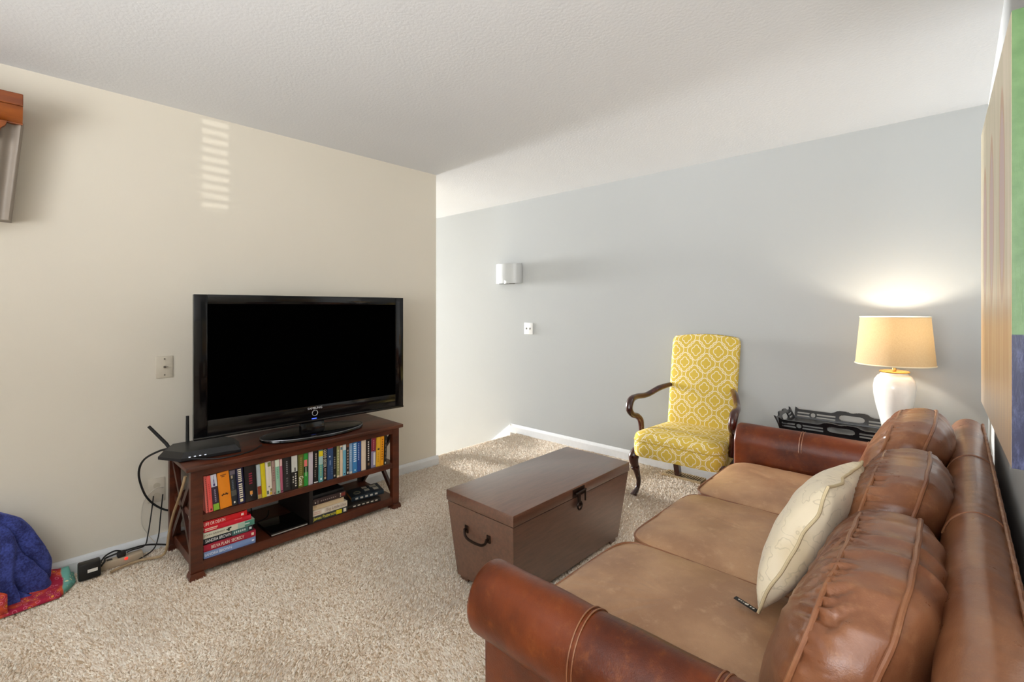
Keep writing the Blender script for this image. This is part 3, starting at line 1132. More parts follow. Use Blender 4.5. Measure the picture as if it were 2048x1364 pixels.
def tray_side(p0, p1, outv, long_side):
    """pierced board: slots, round holes and an oval hand hole cut through, raised centre, flared outwards"""
    p0, p1 = Vector(p0), Vector(p1)
    L = (p1 - p0).length
    ax = (p1 - p0).normalized()
    ov = Vector(outv)
    Hh, fl_, th2 = 0.060, 0.024, 0.0045
    c = L / 2
    ds, dh = 0.0025, 0.002
    ns_, nh = int(round(L / ds)), 42
    cut = c - (0.085 if long_side else 0.075)
    def top(s_):
        d = abs(s_ - c)
        e = 0.018 / (1 + math.exp((d - 0.088) / 0.007)) - 0.006 * math.exp(-(d / 0.022) ** 2)
        sc_ = min(s_, L - s_)
        e += 0.012 * math.exp(-(sc_ / 0.012) ** 2)          # scrolled corners
        return Hh + e
    def solid(s_, h):
        if h > top(s_): return False
        d = abs(s_ - c)
        # oval hand hole
        if (d / 0.066) ** 4 + (abs(h - 0.039) / 0.0175) ** 2.6 < 1: return False
        sc_ = min(s_, L - s_)
        if 0.016 < sc_ < cut:
            if long_side:
                q = math.hypot(sc_ - 0.105, h - 0.032)
                if q < 0.0135: return False
                if q < 0.0215: return True
            for h0, h1 in ((0.015, 0.0255), (0.0345, 0.045)):
                if h0 < h < h1: return False
        return True
    cells = {(i, k): solid((i + .5) * ds, (k + .5) * dh) for i in range(ns_) for k in range(nh)}
    m_ = MB()
    idx = {}
    def vid(i, k, f):
        if (i, k, f) not in idx:
            h = min(k * dh, top(i * ds) + dh)
            idx[(i, k, f)] = len(m_.v)
            m_.v.append(tuple(p0 + ax * (i * ds) + Vector((0, 0, h)) + ov * (fl_ * (h / Hh) ** 1.3 + (th2 if f else -th2))))
        return idx[(i, k, f)]
    for (i, k), on in cells.items():
        if not on: continue
        for f in (0, 1):
            m_.f.append((vid(i, k, f), vid(i + 1, k, f), vid(i + 1, k + 1, f), vid(i, k + 1, f)))
        for (di, dk), (a, b) in (((-1, 0), ((i, k), (i, k + 1))), ((1, 0), ((i + 1, k), (i + 1, k + 1))), ((0, -1), ((i, k), (i + 1, k))), ((0, 1), ((i, k + 1), (i + 1, k + 1)))):
            if not cells.get((i + di, k + dk), False):
                m_.f.append((vid(*a, 0), vid(*b, 0), vid(*b, 1), vid(*a, 1)))
    return m_.build('side_board', M_TRAY, ty)


for a, b, ov in (((TRX0, TRY0), (TRX1, TRY0), (0, -1, 0)), ((TRX0, TRY1), (TRX1, TRY1), (0, 1, 0)), ((TRX0, TRY0), (TRX0, TRY1), (-1, 0, 0)), ((TRX1, TRY0), (TRX1, TRY1), (1, 0, 0))):
    tray_side((a[0], a[1], TRZ), (b[0], b[1], TRZ), ov, ov[1] != 0)

# lamp
LX, LY, LZ = -0.256, 3.43, 0.595
lamp = thing('table_lamp', 'lit table lamp with white ceramic urn base and beige linen shade', 'lamp', (LX, LY, LZ))
cer = plain('#efe9df', 0.22, 0.0, 0.5, 0.2)
MB().lathe([(0.0, 0.0), (0.055, 0.0), (0.058, 0.012), (0.055, 0.03), (0.066, 0.095), (0.084, 0.17), (0.095, 0.235), (0.097, 0.280), (0.091, 0.318), (0.076, 0.341), (0.063, 0.351), (0.063, 0.360), (0.0, 0.360)], (LX, LY, LZ), 48).build('urn_base', cer, lamp, True, 40)
brass = plain('#c8a460', 0.3, 0.9)
MB().lathe([(0.0, 0.0), (0.068, 0.0), (0.070, 0.004), (0.066, 0.009), (0.04, 0.013), (0.0, 0.015)], (LX, LY, LZ + 0.360), 40).build('collar', brass, lamp, True, 40)
MB().lathe([(0.0, 0), (0.010, 0), (0.010, 0.06), (0.016, 0.062), (0.016, 0.10), (0.0, 0.10)], (LX, LY, LZ + 0.373), 20).build('socket', brass, lamp, True, 40)
SZ0, SZ1 = 1.002, 1.267
# linen shade: thin shell, open top and bottom
def shade_mat():
    m, nt, b = new_mat('linen_lampshade')
    co = coord(nt)
    n1 = noise_n(nt, coord(nt, 'Object', (1, 1, 6)), 120, 3)
    n2 = noise_n(nt, coord(nt, 'Object', (5, 5, 0.6)), 120, 3)
    nn = (n1 + n2) * 0.5
    c = mixc(nt, nn, srgb('#a58b66'), srgb('#cdb792'))
    nt.links.new(c, b.inputs['Base Color'])
    b.inputs['Roughness'].default_value = 0.9
    tr_ = nt.nodes.new('ShaderNodeBsdfTranslucent')
    nt.links.new(mixc(nt, nn, srgb('#d2a45e'), srgb('#ecca90')), tr_.inputs['Color'])
    mx = nt.nodes.new('ShaderNodeMixShader')
    mx.inputs[0].default_value = 0.06
    nt.links.new(b.outputs[0], mx.inputs[1])
    nt.links.new(tr_.outputs[0], mx.inputs[2])
    nt.links.new(mx.outputs[0], nt.nodes['Material Output'].inputs[0])
    return m
R0, R1 = 0.180, 0.157
sh = MB()
ns = 64
sh.lathe([(R0, SZ0), (R1, SZ1)], (LX, LY, 0), ns)
sh.f = [f for f in sh.f if len(f) == 4]
sho = sh.build('lamp_shade', shade_mat(), lamp, True, 80, fix=False)
for r, z in ((R0, SZ0), (R1, SZ1)):
    MB().tube([(LX + r * math.cos(a), LY + r * math.sin(a), z) for a in np.linspace(0, 2 * PI, 65)[:-1]], 0.0035, 8, True).build('shade_trim', plain('#e5d6b6', 0.8), sho, True)
spd = MB()
for a in (0.3, 0.3 + 2 * PI / 3, 0.3 + 4 * PI / 3):
    spd.tube([(LX, LY, SZ1 - 0.03), (LX + R1 * math.cos(a), LY + R1 * math.sin(a), SZ1 - 0.005)], 0.002, 6)
spd.build('shade_spider', brass, sho, True)
MB().lathe([(0.0, 0.0), (0.014, 0.0), (0.02, 0.03), (0.03, 0.06), (0.03, 0.08), (0.02, 0.1), (0.0, 0.106)], (LX, LY, SZ0 + 0.05), 24).build('bulb', plain('#fff4e0', 0.4, emit='#ffd9a0', es=6.0), lamp, True, 60)
pl = bpy.data.lights.new('lamp_bulb_light', 'POINT')
pl.energy = 11
pl.color = (1.0, 0.90, 0.74)
pl.shadow_soft_size = 0.03
plo = bpy.data.objects.new('lamp_bulb_light', pl)
COL.objects.link(plo)
plo.location = (LX, LY, SZ0 + 0.185)

# ================================================================== MEDIA CONSOLE
CX0, CX1, CY0, CY1 = -3.15, -2.69, 0.615, 1.785     # back, front, left end, right end
SH0, SH1, TOPZ = 0.080, 0.305, 0.552
con = thing('media_console', 'cherry wood open bookcase console with crossed end braces under the television', 'console', ((CX0 + CX1) / 2, (CY0 + CY1) / 2, 0))
MB().box((CX0 - 0.01, CY0 - 0.022, TOPZ - 0.022), (CX1 + 0.018, CY1 + 0.022, TOPZ), 0.004).build('top', M_CHERRY, con, True, 30)
MB().box((CX1 - 0.022, CY0 + 0.03, TOPZ - 0.056), (CX1 - 0.002, CY1 - 0.03, TOPZ - 0.021)).build('apron', M_CHERRY, con)
MB().box((CX0 + 0.004, CY0 + 0.03, TOPZ - 0.056), (CX0 + 0.022, CY1 - 0.03, TOPZ - 0.021)).build('apron', M_CHERRY, con)
MB().box((CX0 + 0.004, CY0 + 0.02, SH1 - 0.034), (CX1 - 0.003, CY1 - 0.02, SH1), 0.002).build('shelf', M_CHERRY, con)
MB().box((CX0 + 0.004, CY0 + 0.02, SH0 - 0.048), (CX1 - 0.003, CY1 - 0.02, SH0), 0.002).build('shelf', M_CHERRY, con)
MB().box((CX0 + 0.006, 1.192, SH0), (CX1 - 0.006, 1.212, SH1 - 0.034)).build('divider', plain('#120806', 0.5), con)  # near-black instead of cherry: shade on the divider put into its colour
for x0, x1 in ((CX0, CX0 + 0.035), (CX1 - 0.035, CX1)):
    for y0, y1 in ((CY0, CY0 + 0.052), (CY1 - 0.048, CY1)):
        p = MB().box((x0, y0, 0.0), (x1, y1, TOPZ - 0.021), 0.002).build('post', M_CHERRY, con)
        MB().prism([(y0 - 0.008, 0.002), (y1 + 0.008, 0.002), (y1 + 0.008, 0.016), (y1 + 0.001, 0.036), (y0 - 0.001, 0.036), (y0 - 0.008, 0.016)], 0, x0 - 0.006, x1 + 0.012).build('foot', M_CHERRY, p)
for yc in (CY0 + 0.02, CY1 - 0.02):
    xa, xb = CX0 + 0.03, CX1 - 0.03
    for (za, zb) in ((SH0, TOPZ - 0.05), (TOPZ - 0.05, SH0)):
        d = Vector((xb - xa, 0, zb - za)).normalized()
        nn = Vector((-d.z, 0, d.x)) * 0.014
        a, b = Vector((xa, yc, za)), Vector((xb, yc, zb))
        m_ = MB()
        t = Vector((0, 0.009, 0))
        m_.add([a - nn - t, a + nn - t, b + nn - t, b - nn - t, a - nn + t, a + nn + t, b + nn + t, b - nn + t], [(0, 1, 2, 3), (7, 6, 5, 4), (0, 4, 5, 1), (1, 5, 6, 2), (2, 6, 7, 3), (3, 7, 4, 0)])
        m_.build('brace', M_CHERRYD, con)

# ------------------------------------------------------------------ books
def P_(c, r=0.5): return plain(c, r)
M_PAGES = plain('#d9c7a3', 0.9)


def book(label, t, h, d, col, loc, rot=(0, 0, 0), group=None, title=None, tcol='#f2ece0', tpos=(0.2, 0.85), tfrac=0.5, bands=(), marks=(), pages=None, bleed=False):
    """spine faces local +x at x=0; width t along y (0..t); height h along z"""
    o = thing('book', label, 'book', loc, rot, group)
    bt = 0.0022
    cv = MB()
    cv.box((-d, 0.0002, 0), (0, bt, h)).box((-d, t - bt, 0), (0, t - 0.0002, h))
    # slightly rounded spine
    prof = [(-0.004, 0.0002)] + [(-0.0025 + 0.0025 * math.sin(PI * k / 6), 0.0002 + (t - 0.0004) * k / 6) for k in range(7)] + [(-0.004, t - 0.0002)]
    cv.prism(prof, 2, 0, h)
    cv.build('cover', P_(col, 0.42), o, world=False)
    MB().box((-d + 0.004, bt, 0.003), (-0.004, t - bt, h - 0.003)).build('pages', pages or M_PAGES, o, world=False)
    for z0, z1, c in bands:
        MB().box((-0.001, 0.0008, h * z0), (0.0006, t - 0.0008, h * z1)).build('spine_band', P_(c, 0.45), o, world=False)
    for z0, z1, y0, y1, c in marks:
        MB().box((-0.001, t * y0, h * z0), (0.0012, t * y1, h * z1), 0.0003, 1).build('spine_mark', P_(c, 0.45), o, world=False)
    if title:
        L = h * (tpos[1] - tpos[0])
        text_mb(title, L, t * tfrac, (0.0005, t * 0.5, h * (tpos[0] + tpos[1]) / 2), (0, 0, -1), (0, 1, 0), (1, 0, 0), 0.0008).build('title', P_(tcol, 0.5), o, world=False)
    return o


G_ROW = 'books on the upper shelf of the media console'
# (label, y0, y1, height, depth, colour, lean deg, kwargs)
tick = lambda c, n=6, z0=0.3, z1=0.8, y0=0.3, y1=0.7: [(z0 + (z1 - z0) * k / n, z0 + (z1 - z0) * (k + 0.55) / n, y0, y1, c) for k in range(n)]
ROW = [
 ('thin coral paperback first at the left post on the upper shelf', .6771, .6884, .188, .13, '#e8786c', 3.6, dict(marks=tick('#7a2a24', 16, .05, .95, .75, .95))),
 ('coral pink paperback with red lettering second from the left post', .6884, .7084, .186, .13, '#e85f57', 4.2, dict(marks=[(.04, .09, .4, .8, '#6e2320')] + tick('#c23f3a', 8, .35, .8, .4, .6))),
 ('book with a small tower picture and lime green spine foot', .7088, .7373, .186, .14, '#3a2b3c', 5.0, dict(bands=[(.66, 1.0, '#cfd0dc'), (0, .18, '#8fbd38')], marks=[(.68, .74, .35, .65, '#4a3f78'), (.74, .86, .44, .56, '#4a3f78'), (.86, .96, .48, .52, '#4a3f78')] + tick('#9c8fa0', 7, .24, .60, .4, .62))),
 ('thick bright orange book with a little black animal on its spine', .7383, .7917, .192, .15, '#e88a1a', 5.0, dict(marks=[(.90, .925, .25, .75, '#8a4a10'), (.86, .885, .35, .62, '#8a4a10'), (.36, .385, .22, .78, '#4a2408'), (.385, .405, .32, .44, '#4a2408'), (.345, .36, .22, .30, '#4a2408'), (.385, .41, .55, .66, '#4a2408'), (.345, .362, .66, .74, '#4a2408')])),
 ('dark slate mottled paperback right of the orange book', .7927, .8201, .190, .13, '#2a2d33', 4.5, dict(bands=[(.86, .98, '#6d6570'), (.27, .42, '#585850')], marks=[(.06, .11, .35, .6, '#e8e2d0'), (.76, .84, .2, .5, '#b7a384')] + tick('#5d6a74', 6, .45, .72, .3, .55))),
 ('navy paperback with large cream vertical lettering', .8211, .8557, .192, .13, '#211f45', 4.5, dict(marks=[(.05, .13, .3, .7, '#e7d9b0')] + tick('#efe3c8', 7, .17, .58, .26, .76) + tick('#efe3c8', 7, .61, .99, .26, .76))),
 ('thick black novel with red title and a glowing flame', .8573, .9147, .196, .15, '#171314', 2.5, dict(marks=tick('#8e2438', 5, .48, .82, .36, .64) + [(.18, .28, .40, .62, '#e39a4a'), (.14, .18, .46, .56, '#a4a0a0')])),
 ('pale blue paperback with a rust brown foot', .9169, .9376, .186, .13, '#b7c3c6', 3.5, dict(bands=[(0.12, .36, '#8a3a1e'), (0, .12, '#b99a5a')])),
 ('bright yellow paperback in the left half of the row', .9376, .9607, .188, .13, '#dcc81a', 3.5, {}),
 ('white paperback with olive floral corner patches', .9607, .9915, .190, .13, '#e5dccb', 3.0, dict(marks=[(.85, .97, .45, .95, '#79803f'), (.02, .10, .55, .95, '#c9a23a'), (.06, .16, .1, .4, '#55605a'), (.12, .2, .65, .95, '#8b8246'), (.25, .29, .4, .6, '#777')])),
 ('dusty mauve paperback left of the mint one', .9915, 1.0103, .189, .13, '#a98c80', 2.5, dict(marks=[(.03, .06, .4, .7, '#333')] + tick('#8f6f66', 6, .4, .85))),
 ('mint green paperback with white spine top', 1.0103, 1.0333, .190, .13, '#9cc7ab', 2.5, dict(bands=[(.80, 1, '#dfe6d2')], marks=[(.03, .07, .3, .7, '#2f5b43')] + tick('#6ea98a', 7, .45, .8))),
 ('slim rose pink paperback beside the mint one', 1.0333, 1.0484, .188, .13, '#b8627a', 2.0, dict(bands=[(.8, 1, '#dfb9b4')], marks=[(.03, .07, .3, .8, '#4b1d2b')])),
 ('thick charcoal hardcover with faint grey lettering', 1.0507, 1.0933, .194, .15, '#262425', 1.5, dict(marks=tick('#8b8888', 7, .5, .9, .42, .6) + tick('#5d5a5a', 4, .12, .42, .38, .62))),
 ('book with white spine top and black lower half', 1.0933, 1.1283, .194, .14, '#1d1a18', 1.0, dict(bands=[(.52, 1, '#cfcfc6')], marks=[(.53, .64, .5, .68, '#14120f')] + tick('#e4dfd2', 6, .08, .5, .58, .78) + tick('#d8d2c4', 3, .2, .42, .2, .36))),
 ('olive green book with white script title at its foot', 1.1314, 1.1628, .192, .14, '#6b6a2a', 0.5, dict(title='Gone', tcol='#efe7cf', tpos=(.06, .34), tfrac=.8, marks=tick('#a39a55', 9, .38, .92, .4, .62))),
 ('vivid green book with pink fruit shape on its spine', 1.1628, 1.1884, .190, .14, '#2f9a3a', 0.5, dict(bands=[(.42, .60, '#123018')], marks=[(.60, .80, .1, .8, '#ec7a76'), (.30, .58, .42, .6, '#cfe6c4')])),
 ('plain lilac white hardcover right of the green fruit book', 1.1903, 1.217, .192, .14, '#c9bfc4', 0.0, {}),
 ('black paperback with beige title and white foot line', 1.2202, 1.2473, .190, .13, '#1b1718', 0.0, dict(bands=[(.02, .045, '#efeae0')], marks=tick('#cdbfa9', 7, .5, .95, .35, .65) + tick('#8c8076', 4, .2, .44, .2, .4))),
 ('teal paperback with bright yellow spine top', 1.248, 1.2755, .190, .13, '#5fa3a4', 0.0, dict(bands=[(.80, .97, '#e6cf22'), (.55, .80, '#a8c4c0')], marks=[(.06, .12, .4, .7, '#e9f6f6')] + tick('#cdd05e', 6, .2, .6, .42, .6))),
 ('black book with bold cream vertical title beside the teal one', 1.2755, 1.3008, .192, .14, '#201a1c', 0.0, dict(title='GOOD SISTER', tcol='#eee3cc', tpos=(.42, .97), tfrac=.66, marks=[(.05, .12, .35, .75, '#cdb48c')] + tick('#b8948a', 5, .16, .4, .35, .75))),
 ('dusty blue hardcover with red head band', 1.3008, 1.3359, .194, .15, '#2f4a72', 0.0, dict(bands=[(.97, 1, '#a02836')], marks=[(.70, .74, .3, .5, '#d8e2ea'), (.45, .6, .35, .6, '#6f86a6')] + tick('#58708f', 4, .15, .4, .7, .9))),
 ('slim black book right of the dusty blue hardcover', 1.3359, 1.3585, .192, .13, '#1a1716', 0.0, dict(marks=[(.05, .1, .3, .7, '#cfc5b2')] + tick('#948a78', 6, .3, .7))),
 ('slim olive and cream paperback in the right half', 1.3585, 1.3772, .192, .13, '#9a9766', 0.0, dict(bands=[(0, .06, '#e5cfae')], marks=tick('#c9c493', 8, .2, .9))),
 ('cream paperback with a small blue roundel', 1.3786, 1.3968, .190, .13, '#e6cdae', 0.0, dict(marks=[(.86, .95, .25, .8, '#56889a')])),
 ('slim sky blue paperback with white spine top', 1.3968, 1.418, .192, .13, '#6fb0c6', 0.0, dict(bands=[(.82, 1, '#d5e0de')], marks=[(.04, .08, .3, .7, '#1c3f57')])),
 ('dark brown paperback with speckled beige lettering', 1.4194, 1.4394, .190, .13, '#2c2322', 0.0, dict(bands=[(.90, 1, '#7a4426')], marks=[(.03, .1, .3, .7, '#efe7d7')] + tick('#b09a8a', 7, .2, .85))),
 ('pale periwinkle blue paperback beside the dark brown one', 1.4394, 1.4611, .192, .13, '#8fb0cf', 0.0, dict(bands=[(0, .07, '#d6d2c9')], marks=tick('#b9c9da', 6, .4, .8))),
 ('blue book with big white block title', 1.4611, 1.491, .194, .14, '#3f86bd', 0.0, dict(marks=[(.06, .11, .4, .65, '#cfeaf6')] + tick('#dfeaf2', 9, .36, .98, .2, .8))),
 ('royal blue hardcover with fine white lettering', 1.491, 1.5185, .194, .14, '#23488f', 0.0, dict(marks=tick('#b8c6e0', 10, .38, .95, .28, .5))),
 ('blank cream hardcover between blue and black books', 1.52, 1.5517, .192, .14, '#e2cfb6', 0.0, {}),
 ('black hardcover with white serif title near the right end', 1.5517, 1.5853, .194, .14, '#1e1513', 0.0, dict(marks=tick('#d9d0c6', 9, .28, .95, .38, .62) + [(.12, .2, .35, .7, '#8a6a4e')])),
 ('book with maroon top and lavender white lower spine', 1.5853, 1.6196, .194, .14, '#8b84a0', -1.0, dict(bands=[(.55, 1, '#8a2a38')], marks=[(.08, .5, .5, .9, '#dcd6d4')] + tick('#c9858a', 5, .6, .95, .4, .6))),
 ('amber yellow paperback with a small dark emblem', 1.6196, 1.6497, .190, .13, '#e8b02e', -1.8, dict(marks=[(.56, .62, .3, .75, '#3a3018')] + tick('#b98218', 6, .15, .5, .4, .6))),
 ('orange yellow paperback leaning at the right end', 1.6497, 1.6753, .190, .13, '#eda01a', -1.8, dict(marks=tick('#a86a0c', 9, .2, .95, .35, .7))),
 ('black paperback leaning last at the right end of the row', 1.6769, 1.6955, .188, .13, '#22201e', -3.0, dict(marks=[(.03, .09, .4, .8, '#d8cfc0')] + tick('#5d5650', 5, .2, .9))),
]
for lab, y0, y1, h, d, col, lean, kw in ROW:
    a = math.radians(lean)
    t = y1 - y0
    zoff = max(0.0, -t * math.sin(a))
    hmax = (TOPZ - 0.058 - SH1 - t * abs(math.sin(a))) / math.cos(a)
    book(lab, t - 0.0012, min(h - 0.004, hmax), d, col, (CX1 - 0.010 - random.random() * 0.006, y0 + 0.0006 + max(0, lean) * 0.0012, SH1 + 0.0006 + zoff), (a, 0, 0), G_ROW, **kw)

# left pile lying flat: rotate so the width axis points up
FLAT = (PI / 2, 0, 0)
def pile(items, y_left, x_front, z, group):
    for lab, t, h, d, col, dy, dx, rz, kw in items:
        # local (x,y,z)->(x,-z,y): the head of the spine sits on the left (small y)
        book(lab, t - 0.0006, h, d, col, (x_front + dx, y_left + h + dy, z + 0.0005), (PI / 2, 0, rz), group, **kw)
        z += t
    return z


pile([
 ('pale blue hardcover lying at the bottom of the left pile', .034, .236, .15, '#7f97c4', .004, -.006, 0.0, dict(title='SANDRA BROWN', tcol='#dfe6f2', tpos=(.48, .99), tfrac=.42, marks=[(.03, .08, .35, .6, '#dfe6f2')])),
 ('crimson hardcover with Belva Plain Secrecy lettering in the left pile', .034, .238, .15, '#a81e36', .002, -.004, 0.0, dict(title='BELVA PLAIN  SECRECY', tcol='#f6e6d4', tpos=(.24, .86), tfrac=.72, marks=[(.04, .09, .3, .7, '#f2d9c0')])),
 ('black and teal hardcover with Sandra Brown lettering in the left pile', .030, .226, .15, '#1b2126', .002, -.010, 0.0, dict(title='SANDRA BROWN', tcol='#eef0ee', tpos=(.46, .96), tfrac=.62, bands=[(.10, .44, '#3f6a66')], marks=tick('#cfe0d8', 6, .16, .42, .35, .7) + [(.03, .08, .3, .7, '#c9d6d4')])),
 ('cream hardcover with green spine end in the left pile', .030, .232, .15, '#d8d3c0', .002, -.006, 0.0, dict(title='JOHN GRISHAM', tcol='#77705c', tpos=(.60, .99), tfrac=.40, bands=[(.0, .20, '#4f8a78'), (.2, .34, '#a9bfae')], marks=[(.50, .54, .2, .75, '#33402c'), (.52, .57, .42, .56, '#33402c'), (.47, .50, .55, .8, '#33402c'), (.10, .2, .4, .6, '#cfe0d4')])),
 ('plain scarlet paperback under the topmost red book', .026, .214, .14, '#cf1630', .004, -.008, 0.0, dict(marks=[(.72, .98, .55, .72, '#f0cfb8'), (.74, .98, .25, .40, '#f0cfb8'), (.2, .36, .75, .9, '#e86a6a')])),
 ('red paperback lettered Life or Death on top of the left pile', .030, .196, .13, '#d4101c', .002, -.006, 0.0, dict(title='LIFE OR DEATH', tcol='#fbe9dc', tpos=(.52, .99), tfrac=.52, marks=[(.08, .14, .3, .7, '#f4d6cc')])),
], CY0 + 0.055, CX1 - 0.008, SH0 + 0.0005, 'books piled flat at the left of the lower shelf')

# right pile
zt = pile([
 ('black and yellow James Patterson paperback at the bottom of the right pile', .034, .212, .13, '#33383a', .000, -.006, 0.0, dict(title='James Patterson', tcol='#e6dc5a', tpos=(.36, .99), tfrac=.72, marks=[(.17, .34, .15, .85, '#e2d318'), (.04, .12, .2, .8, '#e8e0d0')])),
 ('cream Big Little Lies paperback in the right pile', .034, .210, .13, '#ddd0bd', .001, -.006, 0.0, dict(title='Big Little Lies', tcol='#a88f80', tpos=(.04, .62), tfrac=.66, marks=[(.68, .76, .2, .8, '#efe6d8'), (.8, .98, .3, .42, '#d3a596'), (.8, .98, .6, .7, '#d3a596')])),
 ('plain cream thick book in the right pile', .030, .190, .13, '#d8c09a', .001, -.010, 0.0, dict(marks=[(.88, .96, .4, .8, '#c9ac82')])),
 ('dark brown paperback with red corner in the right pile', .034, .196, .13, '#3a2a28', .001, -.004, 0.0, dict(marks=[(.0, .13, .25, .8, '#7a3128'), (.14, .17, .2, .32, '#e8dcc8'), (.14, .17, .45, .57, '#e8dcc8'), (.14, .17, .7, .82, '#e8dcc8'), (.92, .95, .3, .5, '#d8ccb8'), (.85, .87, .1, .7, '#8d7a72')] + tick('#9a8880', 8, .3, .8, .4, .55))),
 ('black glossy book with a pale oval on top of the right pile', .022, .190, .14, '#0d0c0e', .001, -.012, 0.0, dict()),
], 1.216, CX1 - 0.008, SH0 + 0.0005, 'books piled flat right of the divider')
# two books lying askew by the right post
b1 = book('thin dark hardcover lying askew under another by the right post', .022, .215, .150, '#26221f', (CX1 - 0.012, 1.655, SH0 + 0.001), (PI / 2, 0, math.radians(-6)), 'books lying askew by the right post', tcol='#d8d0c0', marks=tick('#cfc7b6', 6, .1, .9, .35, .65), pages=plain('#c79a5c', 0.9))
b2 = book('dark navy hardcover with tan pages tilted on top by the right post', .026, .205, .145, '#1d2a34', (CX1 - 0.022, 1.685, SH0 + 0.036), (PI / 2 + math.radians(3), 0, math.radians(-14)), 'books lying askew by the right post', marks=tick('#b9b4a8', 5, .2, .95, .3, .7), pages=plain('#c98f45', 0.9))
cvm = MB()
for x0, x1, z0, z1 in ((-.13, -.095, .02, .06), (-.08, -.04, .02, .05), (-.13, -.10, .08, .11), (-.085, -.05, .075, .105)):
    cvm.box((x0, .0262, z0), (x1, .0268, z1))
cvm.build('cover_patch', plain('#b3ab98', 0.5), b2, world=False)
MB().tube([(-.06 + .02 * math.cos(a), .0262, .155 + .02 * math.sin(a)) for a in np.linspace(0, 2 * PI, 17)[:-1]], 0.0015, 5, True).build('cover_emblem', plain('#8f8a6a', 0.5), b2, world=False)

# glossy slab beside the divider
ms = thing('media_player', 'flat glossy black media player with silver front edge on the lower shelf', 'electronics', (-2.80, 1.085, SH0))
MB().box((-2.90, 0.985, SH0 + 0.001), (-2.70, 1.185, SH0 + 0.020), 0.003).build('body', plain('#070708', 0.08), ms, True, 30)
MB().box((-2.701, 0.988, SH0 + 0.006), (-2.6985, 1.182, SH0 + 0.0115)).build('silver_edge', plain('#c9c9cc', 0.3, 0.8), ms)

# ================================================================== TELEVISION
TVL, TVR = Vector((-2.906, 0.678, 0)), Vector((-2.845, 1.923, 0))
tvc = (TVL + TVR) / 2
tvw = (TVR - TVL).length
th_ = -math.atan2(TVR.x - TVL.x, TVR.y - TVL.y)
TZ0, TH = 0.622, 0.768
tv = thing('television', 'large flat television with glossy black bezel and dark screen on the console', 'television', (tvc.x, tvc.y, TOPZ), (0, 0, th_))
hw = tvw / 2
b0, b1_ = TZ0 - TOPZ, TZ0 - TOPZ + TH
GB = plain('#0a0a0b', 0.10, 0, 0.35, 0.0)
fr = MB()
bz, bt_, bb_ = 0.062, 0.050, 0.098
fr.box((-0.03, -hw, b0 + 0.012), (0.0, -hw + bz, b1_), 0.003).box((-0.03, hw - bz, b0 + 0.012), (0.0, hw, b1_), 0.003)
fr.box((-0.03, -hw + bz, b1_ - bt_), (0.0, hw - bz, b1_), 0.002).box((-0.03, -hw + bz, b0 + 0.012), (0.0, hw - bz, b0 + bb_), 0.002)
bezo = fr.build('bezel', GB, tv, True, 30, world=False)
MB().box((-0.032, -hw, b0), (0.006, hw, b0 + 0.014), 0.004).build('bottom_lip', plain('#0c0c0d', 0.2), tv, True, 30, world=False)
scm, snt, sb = new_mat('dark_screen')
sb.inputs['Base Color'].default_value = (0.0005, 0.0005, 0.0005, 1)
sb.inputs['Specular IOR Level'].default_value = 0.0
nt_v = noise_n(snt, coord(snt), 4, 2)
snt.links.new((nt_v * 0.0 + 0.9).s, sb.inputs['Roughness'])
MB().box((-0.02, -hw + bz - 0.002, b0 + bb_ - 0.002), (-0.004, hw - bz + 0.002, b1_ - bt_ + 0.002)).build('screen', scm, tv, world=False)
MB().box((-0.10, -hw + 0.10, b0 + 0.10), (-0.028, hw - 0.10, b1_ - 0.08), 0.02).build('rear_housing', M_BLACKM, tv, True, 40, world=False)
lg_y = 0.005
text_mb('SAMSUNG', 0.088, 0.013, (0.0002, lg_y, b0 + 0.083), (0, 1, 0), (0, 0, 1), (1, 0, 0), 0.0008).build('brand_lettering', plain('#d8d8da', 0.4), tv, world=False)
MB().tube([(0.001, lg_y + 0.0165 * math.cos(a), b0 + 0.053 + 0.0165 * math.sin(a)) for a in np.linspace(0, 2 * PI, 33)[:-1]], 0.0016, 6, True).build('power_ring', plain('#cfcfcf', 0.3, 0.5), tv, True, world=False)
MB().box((0.0005, lg_y - 0.020, b0 + 0.017), (0.0025, lg_y + 0.010, b0 + 0.022), 0.001).build('power_light', plain('#5b7bff', 0.4, emit='#3a5cff', es=1.2), tv, world=False)
MB().prism([(-0.045, 0.020), (0.005, 0.020), (-0.01, b0 + 0.005), (-0.05, b0 + 0.005)], 1, -0.075, 0.065, 0.003).build('stand_neck', GB, tv, True, 40, world=False)
sb_ = MB()
def ell(a, b, z, nseg=64): return [(a * math.cos(2 * PI * k / nseg) + 0.005, b * math.sin(2 * PI * k / nseg), z) for k in range(nseg)]
def rings(mb, lst):
    o = len(mb.v); n_ = len(lst[0])
    for r in lst: mb.v += r
    for j in range(len(lst) - 1):
        for k in range(n_):
            mb.f.append((o + j * n_ + k, o + j * n_ + (k + 1) % n_, o + (j + 1) * n_ + (k + 1) % n_, o + (j + 1) * n_ + k))
    mb.f.append(tuple(o + k for k in range(n_))[::-1])
    mb.f.append(tuple(o + (len(lst) - 1) * n_ + k for k in range(n_)))
rings(sb_, [ell(0.150, 0.300, 0.001), ell(0.160, 0.308, 0.008), ell(0.158, 0.306, 0.017), ell(0.148, 0.296, 0.021)])
so_ = sb_.build('stand_base', GB, tv, True, 40, world=False)
MB().tube(ell(0.156, 0.304, 0.0185), 0.0028, 8, True).build('base_rim', plain('#8d8e92', 0.2, 0.8), so_, True, world=False)

